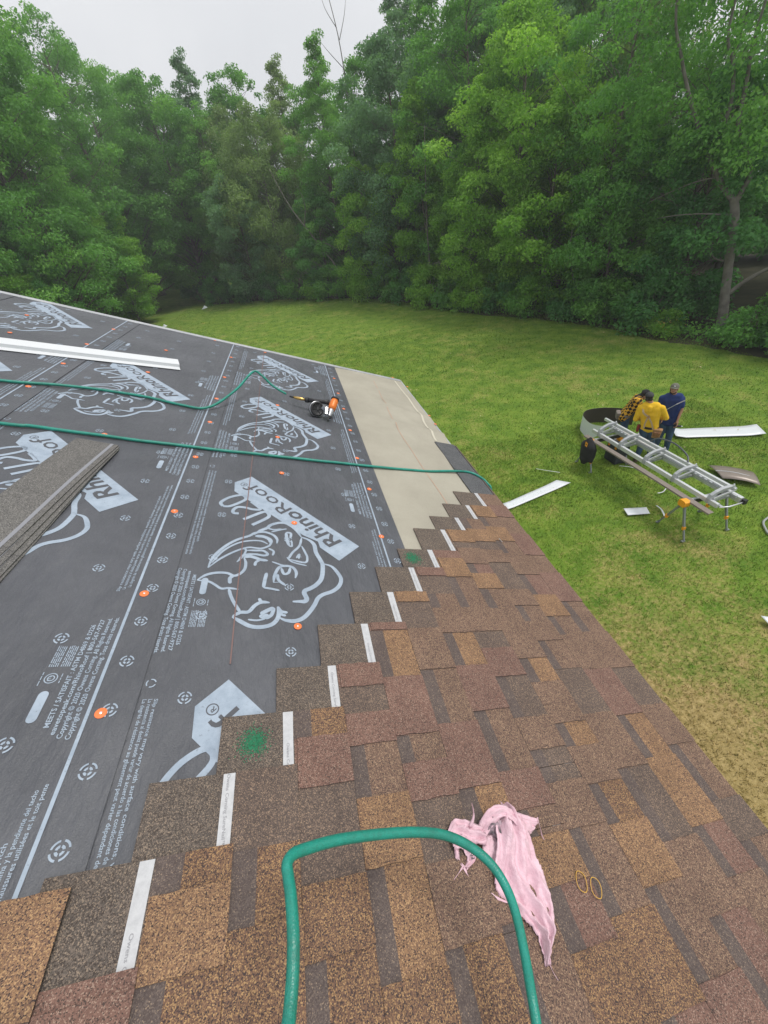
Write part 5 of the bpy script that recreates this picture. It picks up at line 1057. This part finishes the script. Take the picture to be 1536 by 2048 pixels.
def leaves_mesh(name, C, Rr, nper, leaf, g, droop=.25, flat=.6, up=.9, mats=None):
    C = np.asarray(C); Rr = np.asarray(Rr); nc = len(C); ns = np.maximum(8, (nper * (Rr / Rr.mean()) ** 2)).astype(int); idx = np.repeat(np.arange(nc), ns); n = len(idx)
    d = g.normal(size=(n, 3)); d /= np.linalg.norm(d, axis=1, keepdims=True); d[:, 2] = np.where(g.random(n) < .35, np.abs(d[:, 2]), d[:, 2])
    r = g.random(n) ** .45; P = C[idx] + d * (r * Rr[idx])[:, None] * np.array([1, 1, flat])
    out = d.copy(); ax = out * .7 + g.normal(size=(n, 3)) * .75; ax[:, 2] -= droop; ax /= np.linalg.norm(ax, axis=1, keepdims=True)
    nr = g.normal(size=(n, 3)) * .55 + out * .35; nr[:, 2] += up; nr -= ax * (nr * ax).sum(1, keepdims=True); nr /= np.linalg.norm(nr, axis=1, keepdims=True) + 1e-9
    sd = np.cross(ax, nr); L = leaf * g.uniform(.65, 1.35, n)[:, None]; Wd = L * g.uniform(.26, .42, n)[:, None]
    V = np.stack([P - ax * L * .5, P + sd * Wd + nr * Wd * .25 - ax * L * .05, P + ax * L * .5 - np.array([0, 0, 1]) * L * .08, P - sd * Wd + nr * Wd * .25 - ax * L * .05], 1).reshape(-1, 3)
    base = (np.arange(n) * 4)[:, None]; T = np.concatenate([base + [0, 1, 2], base + [0, 2, 3]], 1).reshape(-1).astype(np.int32)
    me = bpy.data.meshes.new(name); me.vertices.add(4 * n); me.vertices.foreach_set('co', V.astype(np.float32).ravel()); me.loops.add(len(T)); me.loops.foreach_set('vertex_index', T)
    me.polygons.add(len(T) // 3); me.polygons.foreach_set('loop_start', np.arange(0, len(T), 3, dtype=np.int32)); me.polygons.foreach_set('loop_total', np.full(len(T) // 3, 3, np.int32))
    ct = g.uniform(0, 1, nc); tint = np.clip(.62 * ct[idx] + .38 * g.random(n), 0, 1)
    a = me.attributes.new('tint', 'FLOAT', 'POINT'); a.data.foreach_set('value', np.repeat(tint, 4).astype(np.float32)); me.update(); me.materials.append(LM['mid']); return me
def tree_meshes(seed, H, R, base, ncl, nper, leaf, cl=(.55, 1.05), prof='round', droop=.25, lean=(0, 0), limbs=5, trunk_r=.2, flat=.6, bark=None):
    g = np.random.default_rng(seed); rn = random.Random(seed); C, RR = [], []; ph = [rn.uniform(0, 6.28) for _ in range(4)]; b = MB()
    def axis(z): return Vector((lean[0] * z / H + .25 * math.sin(z * .35 + ph[2]) * min(1, z / 3), lean[1] * z / H + .25 * math.cos(z * .3 + ph[3]) * min(1, z / 3), z))
    zs = [0, .25, 1.0] + list(np.linspace(2, H * .9, 9)); b.tube([axis(z) for z in zs], [trunk_r * (1.5 if z == 0 else 1.15 if z < .5 else max(.05, 1 - .93 * z / H)) for z in zs], 9)
    for i in range(ncl):
        t_ = (i + rn.random()) / ncl
        if prof == 'round': p = math.sqrt(max(0, 1 - (2 * t_ - .85) ** 2 / 1.35)) if t_ > .0 else .4
        elif prof == 'column': p = (.55 + .55 * math.sin(math.pi * min(1, .1 + t_ * .95))) * (1 - .8 * t_ ** 3)
        elif prof == 'wide': p = .45 + .75 * math.sin(math.pi * min(1, .12 + t_ * .9)) ** .8 - .15
        elif prof == 'cone': p = 1.05 - .85 * t_
        th = rn.uniform(0, 6.283); lob = 1 + .22 * math.sin(3 * th + ph[0] + t_ * 4) + .15 * math.sin(5 * th + ph[1] - t_ * 6)
        r = R * p * lob * math.sqrt(rn.uniform(.12, 1)); z = base + t_ * (H - base); a = axis(z); c = Vector((a.x + r * math.cos(th), a.y + r * math.sin(th), z + rn.uniform(-.3, .3)))
        C.append(tuple(c)); RR.append(rn.uniform(*cl) * (1 if t_ < .75 else 1.45 - .6 * t_ - .3 * rn.random()))
        if r > .5 and rn.random() < .75:
            z0 = max(.8, z - r * rn.uniform(.35, .8)); s = axis(z0); m_ = s.lerp(c, .5) + Vector((rn.uniform(-.2, .2), rn.uniform(-.2, .2), rn.uniform(.0, .3))); k = trunk_r * (.16 + .14 * rn.random()) * (1.1 - z0 / H)
            b.tube([s, m_, c], [max(.02, k), max(.014, k * .6), .007], 5)
    crown = leaves_mesh('crown', C, RR, nper, leaf, g, droop, flat)
    tm = bpy.data.meshes.new('trunk'); tm.from_pydata([tuple(v) for v in b.v], [], b.f); tm.polygons.foreach_set('use_smooth', [True] * len(tm.polygons)); tm.materials.append(bark or M_bark); tm.update(); return tm, crown
TV = {
 'maple': tree_meshes(1, 15, 4.3, 1.6, 185, 270, .155, (.55, 1.2), 'round'),
 'ash': tree_meshes(2, 16, 4.2, 2.2, 200, 250, .135, (.5, 1.05), 'wide', .4),
 'poplar': tree_meshes(3, 19, 3.7, 2.5, 200, 230, .145, (.45, .95), 'column', .1, trunk_r=.22),
 'willow': tree_meshes(4, 14, 4.2, 2.0, 180, 250, .15, (.55, 1.1), 'round', 1.0, flat=1.05),
 'oak': tree_meshes(5, 17, 5.0, 2.5, 225, 200, .185, (.6, 1.25), 'wide'),
 'young': tree_meshes(6, 8, 2.6, .7, 100, 260, .13, (.4, .9), 'round', trunk_r=.09),
 'slim': tree_meshes(7, 11, 2.2, 1.2, 120, 240, .13, (.4, .85), 'column', .2, trunk_r=.11),
 'airy': tree_meshes(9, 16, 4.6, 3.0, 150, 130, .15, (.45, 1.0), 'wide', .4, trunk_r=.2),
 'locust': tree_meshes(8, 17, 4.4, 1.8, 220, 280, .12, (.45, 1.1), 'round', .55, trunk_r=.24),
}
SV = [leaves_mesh('foliage', *z) for z in []]
def shrub_mesh(seed, R, Hh, ncl, nper, leaf):
    rn = random.Random(seed); g = np.random.default_rng(seed); C, RR = [], []; b = MB()
    for i in range(ncl):
        th, r = rn.uniform(0, 6.283), R * math.sqrt(rn.random()); z = Hh * rn.uniform(.15, 1) * math.sqrt(max(.1, 1 - (r / R) ** 2 * .8)); c = (r * math.cos(th), r * math.sin(th), z); C.append(c); RR.append(rn.uniform(.3, .6)); 
        if i % 2 == 0: b.tube([(r * .2 * math.cos(th), r * .2 * math.sin(th), 0), (r * .6 * math.cos(th), r * .6 * math.sin(th), z * .6), c], [.025, .015, .006], 5)
    tm = bpy.data.meshes.new('stems'); tm.from_pydata([tuple(v) for v in b.v], [], b.f); tm.materials.append(M_bark); tm.update(); return tm, leaves_mesh('foliage', C, RR, nper, leaf, g, .2, .75)
SH = [shrub_mesh(21, 1.3, 1.9, 26, 150, .13), shrub_mesh(22, 1.0, 1.3, 20, 140, .11), shrub_mesh(23, 1.5, 2.8, 34, 150, .15)]
def plant(name, meshes, loc, sc, rz, leaf, label, cat, group, kids, bark=None):
    r = empty(name, label, cat, matrix=Matrix.Translation(loc) @ Matrix.Rotation(rz, 4, 'Z') @ Matrix.Diagonal((*(sc if isinstance(sc, tuple) else (sc, sc, sc)), 1)), group=group)
    for me, nm, m in zip(meshes, kids, (bark, LM[leaf])):
        o = bpy.data.objects.new(nm, me); link(o, r)
        if m is not None: o.material_slots[0].link = 'OBJECT'; o.material_slots[0].material = m
    return r
TK, SK = ('trunk', 'crown'), ('stems', 'foliage')
def tree(v, x, y, s, leaf, label, group='trees along the edge of the wood', rz=None, bark=None): 
    return plant('tree', TV[v], (x, y, 0), s, rz if rz is not None else (x * 7.3 + y * 3.1) % 6.28, leaf, label, 'tree', group, TK, bark)
# front row, from the right edge of the picture round to the far end of the lawn
tree('airy', 21.8, 11.0, .72, 'mid', 'broad tree at the right edge behind the lichened trunk')
tree('young', 17.6, 17.2, 1.05, 'dark', 'low dark tree just left of the forked lichened trunk')
tree('airy', 19.2, 19.5, .84, 'mid', 'rounded tree behind the low dark one near the forked trunk')
tree('young', 15.6, 19.6, .95, 'mid', 'short bushy tree with low boughs at the soil patch')
tree('airy', 16.6, 22.6, .86, 'mid', 'feathery tree standing behind the short bushy one')
tree('young', 14.0, 22.9, 1.15, 'fresh', 'bright green young tree with a leaning pale stem')
tree('maple', 13.6, 26.4, .86, 'fresh', 'bright rounded tree, the most yellow green on the right')
tree('slim', 11.6, 27.6, .95, 'fresh', 'slim fresh green tree at the bulge of the lawn edge')
tree('ash', 12.6, 31.5, .95, 'mid', 'tall feathery tree behind the slim fresh green one')
tree('slim', 9.9, 32.4, 1.05, 'fresh', 'slim bright tree with thin stem right of centre')
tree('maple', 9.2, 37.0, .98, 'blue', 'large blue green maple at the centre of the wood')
tree('young', 6.6, 37.6, 1.1, 'fresh', 'young bright tree at the foot of the central maple')
tree('poplar', 5.2, 43.0, .86, 'mid', 'narrow tree left of the central maple')
tree('young', 3.2, 42.2, 1.0, 'dark', 'small dark tree behind the bare leaning limbs')
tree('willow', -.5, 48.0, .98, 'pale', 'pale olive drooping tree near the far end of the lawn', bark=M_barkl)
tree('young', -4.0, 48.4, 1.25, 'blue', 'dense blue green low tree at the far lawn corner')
tree('ash', -5.2, 53.0, .95, 'mid', 'feathery tree behind the dense low one at the far corner')
tree('maple', -9.8, 55.5, 1.22, 'mid', 'dark tree beside the grass lane at the far left')
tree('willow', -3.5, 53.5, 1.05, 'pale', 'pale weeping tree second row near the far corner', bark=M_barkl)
# left group beyond the roof
G2 = 'trees left of the grass lane'
tree('locust', -17.2, 39.0, 1.26, 'mid', 'tall feathery tree nearest the lane, left of it', G2)
tree('young', -15.2, 44.8, 1.05, 'fresh', 'bright low tree right at the mouth of the grass lane', G2)
tree('locust', -20.8, 36.5, 1.36, 'mid', 'tallest feathery tree on the far left', G2)
tree('locust', -15.8, 53.5, 1.26, 'mid', 'feathery tree behind the bright low one at the lane mouth', G2)
tree('maple', -18.6, 45.5, 1.42, 'mid', 'rounded tree behind the feathery pair on the left', G2)
tree('locust', -23.8, 32.0, 1.2, 'fresh', 'feathery tree cut by the left edge of the picture', G2)
tree('young', -19.0, 33.5, .85, 'fresh', 'small bright tree showing over the roof edge at far left', G2)
tree('slim', -17.4, 35.6, .8, 'dark', 'slim dark tree between the feathery trunks on the left', G2)
# second and third rows: tall trees that fill the skyline; nothing tells them apart
DG = 'tall trees deep in the wood'; DL = 'tall tree deep in the wood behind the front row'
rd = random.Random(5)
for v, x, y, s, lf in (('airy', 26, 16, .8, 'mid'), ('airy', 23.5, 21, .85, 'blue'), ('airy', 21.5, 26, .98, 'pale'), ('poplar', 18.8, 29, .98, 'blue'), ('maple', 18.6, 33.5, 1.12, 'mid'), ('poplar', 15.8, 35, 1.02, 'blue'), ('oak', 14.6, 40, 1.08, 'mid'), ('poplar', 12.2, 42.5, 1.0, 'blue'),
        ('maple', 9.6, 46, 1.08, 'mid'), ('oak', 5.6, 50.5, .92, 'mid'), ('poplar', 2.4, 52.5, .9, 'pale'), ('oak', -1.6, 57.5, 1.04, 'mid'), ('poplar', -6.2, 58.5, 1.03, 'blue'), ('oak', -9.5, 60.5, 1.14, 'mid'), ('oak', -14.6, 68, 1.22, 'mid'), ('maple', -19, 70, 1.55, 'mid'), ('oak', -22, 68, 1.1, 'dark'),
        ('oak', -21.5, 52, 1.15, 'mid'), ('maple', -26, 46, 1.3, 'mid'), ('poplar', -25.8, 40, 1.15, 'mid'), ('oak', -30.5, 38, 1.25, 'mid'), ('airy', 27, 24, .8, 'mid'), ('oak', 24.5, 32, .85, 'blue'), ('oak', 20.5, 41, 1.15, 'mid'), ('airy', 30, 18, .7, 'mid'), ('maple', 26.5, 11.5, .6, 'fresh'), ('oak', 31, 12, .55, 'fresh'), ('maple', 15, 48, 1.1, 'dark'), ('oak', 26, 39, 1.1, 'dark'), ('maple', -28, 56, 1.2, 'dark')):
    tree(v, x, y, s * rd.uniform(.96, 1.04), lf, DL, DG, rd.uniform(0, 6.28))  # pale and blue-green leaves here also paint in the veil of hazy light

# the forked, lichened tree at the right
fk = empty('tree', 'forked tree with pale lichened trunk at the right of the lawn', 'tree', loc=(17.25, 14.2, 0), group='trees along the edge of the wood')
b = MB()
def limb(pts, r0, r1, n=8): P = smooth_path([Vector(p) for p in pts], 4); b.tube(P, [r0 + (r1 - r0) * i / (len(P) - 1) for i in range(len(P))], n)
limb([(0, 0, -.05), (-.05, .06, .5), (-.17, .21, 1.3), (-.28, .34, 2.01), (-.47, .57, 3.36), (-.59, .71, 4.14), (-.73, .89, 4.67)], .19, .13, 12)
limb([(-.71, .87, 4.6), (-.9, 1.09, 4.84), (-1.17, 1.42, 5.36), (-1.51, 1.83, 6.07), (-1.87, 2.27, 6.92), (-2.19, 2.65, 7.73), (-2.54, 3.08, 8.79), (-2.83, 3.44, 9.88), (-3, 3.6, 12)], .10, .03)
limb([(-.67, .82, 4.45), (-.62, .75, 4.8), (-.58, .70, 5.36), (-.92, 1.05, 6.14), (-1.11, 1.3, 6.62), (-1.21, 1.42, 7.71), (-1.31, 1.5, 8.43), (-1.3, 1.57, 9.07), (-1.3, 1.5, 12.5)], .10, .03)
limb([(-1.51, 1.83, 6.07), (-1.40, 1.65, 6.58), (-1.40, 1.6, 7.3), (-1.56, 1.8, 8.22), (-1.78, 2.15, 9.05), (-1.8, 2.2, 11)], .08, .03)
limb([(-.2, .24, 1.37), (.09, -.11, 1.95), (.5, -.6, 2.42), (1.1, -1.4, 3.0), (2.0, -2.4, 3.8)], .09, .03)
limb([(-1.16, 1.41, 5.33), (-1.52, 1.85, 5.28), (-1.9, 2.3, 5.14), (-2.51, 3.04, 4.8)], .035, .01, 6); limb([(-.69, .84, 4.15), (-1.3, 1.58, 4.27), (-1.79, 2.17, 4.29), (-2.18, 2.64, 4.25)], .035, .01, 6)
limb([(-.44, .53, 2.67), (-.66, .8, 2.75), (-.81, .98, 2.98), (-.81, .98, 3.2)], .035, .018, 6)
b.build('trunk', M_barkl, fk, True)
g = np.random.default_rng(77); rn = random.Random(77); C, RR = [], []
for tip, n, sp in (((-2.7, 3.3, 9.5), 22, 2.2), ((-1.2, 1.5, 10.5), 20, 2.2), ((-1.8, 2.2, 11.5), 18, 2.4), ((1.8, -2.4, 4.8), 10, 1.3), ((-2.0, 2.4, 6.6), 16, 1.5), ((-1.6, 1.2, 6.0), 9, 1.2), ((-.6, .2, 7.2), 12, 1.4), ((.4, -.4, 8.2), 12, 1.6), ((-3.6, 4.4, 8.0), 12, 1.5), ((1.0, -1.4, 10), 12, 1.8)):
    for _ in range(n): C.append((tip[0] + rn.gauss(0, sp * .55), tip[1] + rn.gauss(0, sp * .55), tip[2] + rn.gauss(0, sp * .5))); RR.append(rn.uniform(.45, .9))
o = bpy.data.objects.new('crown', leaves_mesh('crown', C, RR, 150, .12, g, .5, .55)); link(o, fk); o.material_slots[0].link = 'OBJECT'; o.material_slots[0].material = LM['mid']

# bare leaning and dead stems
def snag(x, y, pts, r, label, extra=()):
    b = MB(); P = smooth_path([Vector(p) for p in pts], 5); b.tube(P, [r * (1 - .8 * i / (len(P) - 1)) for i in range(len(P))], 7); root = empty('dead_tree', label, 'dead tree', loc=(x, y, 0), group='bare stems at the wood edge')
    b.build('trunk', M_barkl, root, True)
    for e in extra: b = MB(); P = smooth_path([Vector(p) for p in e], 4); b.tube(P, [r * .5 * (1 - .85 * i / (len(P) - 1)) for i in range(len(P))], 5); b.build('branch', M_barkl, root, True)
snag(4.6, 40.2, [(0, 0, 0), (-.4, .1, 2.2), (-1.8, .4, 4.5), (-3.4, .8, 7.0), (-4.4, 1.2, 9.5)], .10, 'bare leaning trunk bending left before the dark gap in the wood', [[(-1.8, .4, 4.5), (-.6, .2, 4.0), (.6, 0, 2.6)], [(-.4, .1, 2.2), (-1.6, 0, 2.6), (-2.8, -.2, 3.4)], [(-2.6, .6, 5.6), (-2.2, .5, 7.0), (-2.5, .4, 8.2)]])
snag(5.4, 39.4, [(0, 0, 0), (.1, 0, 2.5), (-.2, .1, 5), (.1, .2, 8)], .11, 'thin upright bare stem beside the leaning trunk', [[(0, 0, 2.2), (-.9, -.1, 1.4), (-1.4, -.2, .6)]])
snag(9.6, 30.6, [(0, 0, 0), (.05, 0, 2.5), (0, .1, 5), (.1, .1, 9.5)], .09, 'slim pale stem right of centre at the wood edge')
snag(14.4, 20.3, [(0, 0, 0), (-.05, .1, 1.4), (-.45, .4, 2.8), (-.5, .5, 4)], .10, 'crooked grey stem under the bright young tree on the right')
snag(7.6, 44.5, [(0, 0, 8), (.1, .1, 12), (0, 0, 16), (-.4, .2, 18.6), (-.7, .2, 19.6)], .06, 'bare dead treetop rising above the skyline', [[(0, 0, 16.4), (.6, 0, 17.6), (.9, 0, 18.6)], [(-.1, 0, 17), (-.8, 0, 18), (-1.0, .1, 19)], [(0, 0, 15), (-1, .2, 16), (-1.5, .3, 16.6)]])

# shrubs along the foot of the wood
G3 = 'shrubs along the foot of the wood'
SHR = [(16.3, 12.6, 1, 1.0, 'mid', 'leafy shrub in front of the forked tree'), (15.5, 15.4, 1, .75, 'fresh', 'pale shrub with yellow blossom beside the soil patch'), (15.7, 16.6, 0, 1.1, 'dark', 'dark rounded shrub left of the yellow blossom'),
       (17.2, 11.0, 2, .9, 'mid', 'tall shrub at the right edge of the picture'), (18.2, 9.3, 2, 1.0, 'dark', 'dark shrub half out of the right edge'), (14.9, 18.4, 0, 1.0, 'mid', 'shrub at the corner of the soil patch'), (14.4, 20.6, 1, 1.2, 'dark', 'low dark shrub under the crooked stem'),
       (13.0, 22.4, 0, 1.0, 'mid', 'shrub left of the crooked stem'), (12.6, 24.6, 2, .9, 'dark', 'tall dark shrub between the two bright young trees'), (11.2, 26.0, 0, 1.1, 'fresh', 'bright shrub at the bulge of the lawn edge'), (10.4, 28.6, 1, 1.3, 'mid', 'low shrub left of the bulge'),
       (9.4, 30.4, 0, 1.2, 'fresh', 'bright leafy shrub at the slim pale stem'), (8.6, 32.8, 2, 1.0, 'dark', 'tall dark shrub left of the slim pale stem'), (7.6, 35.2, 0, 1.2, 'mid', 'shrub before the young bright centre tree'), (5.8, 37.4, 1, 1.4, 'fresh', 'light green shrub right of the bare leaning trunk'),
       (3.6, 40.4, 0, 1.3, 'mid', 'shrub at the foot of the bare leaning trunk'), (2.0, 42.2, 1, 1.5, 'fresh', 'bright low shrub left of the bare leaning trunk'), (.2, 44.2, 0, 1.3, 'mid', 'shrub at the far middle of the wood edge'), (-2.0, 46.4, 0, 1.3, 'dark', 'dark shrub near the far lawn corner'), (-5.0, 48.6, 1, 1.5, 'dark', 'low dark shrub right of the far corner scrap'), (-8.2, 51.0, 2, 1.1, 'dark', 'tall dark shrub at the far corner of the lawn'), (-11.2, 56, 2, 1.2, 'dark', 'tall dark shrub beside the grass lane'), (-13.0, 63, 2, 1.3, 'dark', 'dark shrub closing the end of the grass lane'),
       (-17.6, 46.8, 2, 1.1, 'mid', 'tall shrub left of the lane mouth'), (-19.6, 42.5, 2, 1.2, 'dark', 'dark shrub behind the roof, under the feathery trees'), (-17.8, 40.8, 0, 1.3, 'mid', 'shrub behind the roof edge beside the feathery trunk'), (-22.6, 37.6, 2, 1.2, 'dark', 'dark tall shrub on the far left behind the roof'), (-18.3, 27.0, 0, 1.3, 'fresh', 'bright leafy shrub just topping the roof edge at far left'), (-25, 30, 2, 1.3, 'mid', 'leftmost tall shrub beyond the roof'), (20.4, 12.6, 2, 1.2, 'mid', 'tall shrub right behind the forked trunk'), (22.2, 9.8, 2, 1.35, 'dark', 'dark shrub deep in the shade right of the forked trunk'), (24, 13.5, 2, 1.5, 'fresh', 'light green shrub glimpsed past the forked trunk')]
for x, y, k, s, lf, lb in SHR: plant('shrub', SH[k], (x, y, 0), s, (x * 5.1 + y) % 6.28, lf, lb, 'shrub', G3, SK)
# yellow blossom on one shrub
_sb = [o for o in COL.objects if o.name.startswith('shrub') and 'yellow blossom' in o.get('label', '')][0]
_g = np.random.default_rng(9); b = MB()
for i in range(40):
    c = Vector((_g.normal(0, .35) - .4, _g.normal(0, .35) - .3, _g.uniform(.4, 1.0))); b.add([c + Vector((.05, 0, 0)), c + Vector((0, .05, .02)), c - Vector((.05, 0, 0)), c - Vector((0, .05, -.02))], [(0, 1, 2, 3)])
b.build('blossom', mat('yellow_blossom', (.6, .45, .08), .7), _sb)
# dark ground under the trees and the weeds along its edge
EDGE = [(19, 6.5), (16.3, 9.2), (15.75, 10.8), (15.2, 13), (14.6, 14.8), (14.2, 17.6), (13.2, 20.4), (11.6, 23), (9.9, 26.9), (8.0, 33.3), (4.8, 38.9), (1.5, 42.7), (-1.7, 45.6), (-5, 47.8), (-8.2, 49.5), (-11, 54), (-14.0, 64)]
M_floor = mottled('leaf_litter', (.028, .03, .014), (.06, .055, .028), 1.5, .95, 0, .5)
P = smooth_path([Vector((x, y, 0)) for x, y in EDGE], 6); _r = random.Random(4); P = [p + Vector((_r.uniform(-.15, .15), _r.uniform(-.15, .15), 0)) for p in P]
vs = [(p.x + .25, p.y + .2, .004) for p in P] + [(p.x + 45, p.y + 28 + max(0, -p.x) * 2, .004) for p in P]; n = len(P)
tag(mk('forest_floor', vs, [(i, n + i, n + i + 1, i + 1) for i in range(n - 1)], M_floor), 'dark leaf litter under the trees', 'ground', kind='structure')
C, RR = [], []; g = np.random.default_rng(31)
for i in range(len(P) - 1):
    L = (P[i + 1] - P[i]).length
    for _ in range(int(L * 3.2) + 1):
        q = P[i].lerp(P[i + 1], g.random()); d = g.random(); C.append((q.x + .35 + d * 1.3, q.y + .25 + d * .9, .12 + .4 * d * g.random())); RR.append(g.uniform(.18, .42))
o = bpy.data.objects.new('weeds', leaves_mesh('weeds', C, RR, 46, .11, g, -.2, 1.1, .5)); link(o); tag(o, 'tangled weeds along the foot of the wood', 'weeds', kind='stuff'); o.material_slots[0].link = 'OBJECT'; o.material_slots[0].material = LM['mid']
# the wood far behind, one mass
C, RR = [], []
for i in range(1500):
    s = g.random(); x = -42 + 92 * s; y = (76 - .55 * max(0, x + 10)) + g.uniform(0, 14) - (18 * max(0, (-24 - x) / 18)); C.append((x, y, g.uniform(.4, 11.5))); RR.append(g.uniform(1.1, 2.2))
for i in range(700):
    s = g.random(); x = 14 + 22 * s; y = 44 - 34 * (x - 14) / 22 * .9 + g.uniform(0, 6) ; C.append((x + 4, y, g.uniform(.3, 6.5))); RR.append(g.uniform(.8, 1.6))
o = bpy.data.objects.new('woodland', leaves_mesh('woodland', C, RR, 38, .55, g, .2, .8)); link(o); tag(o, 'dense wood far behind the edge trees', 'woodland', kind='stuff'); o.material_slots[0].link = 'OBJECT'; o.material_slots[0].material = LM['dark']

# humid summer air
b = MB(); b.box((0, 25, 14.5), (330, 310, 31)); hz = b.build('haze', [], None); tag(hz, 'thin pale summer haze in the air', 'haze', kind='stuff')
M_haze = bpy.data.materials.new('haze_air'); M_haze.use_nodes = True; _n = M_haze.node_tree; _n.nodes.clear()
_o = _n.nodes.new('ShaderNodeOutputMaterial'); _v = _n.nodes.new('ShaderNodeVolumePrincipled'); _v.inputs['Color'].default_value = (.93, .96, 1, 1); _v.inputs['Density'].default_value = .0016; _v.inputs['Anisotropy'].default_value = .2
_n.links.new(_v.outputs['Volume'], _o.inputs['Volume']); hz.data.materials.append(M_haze)
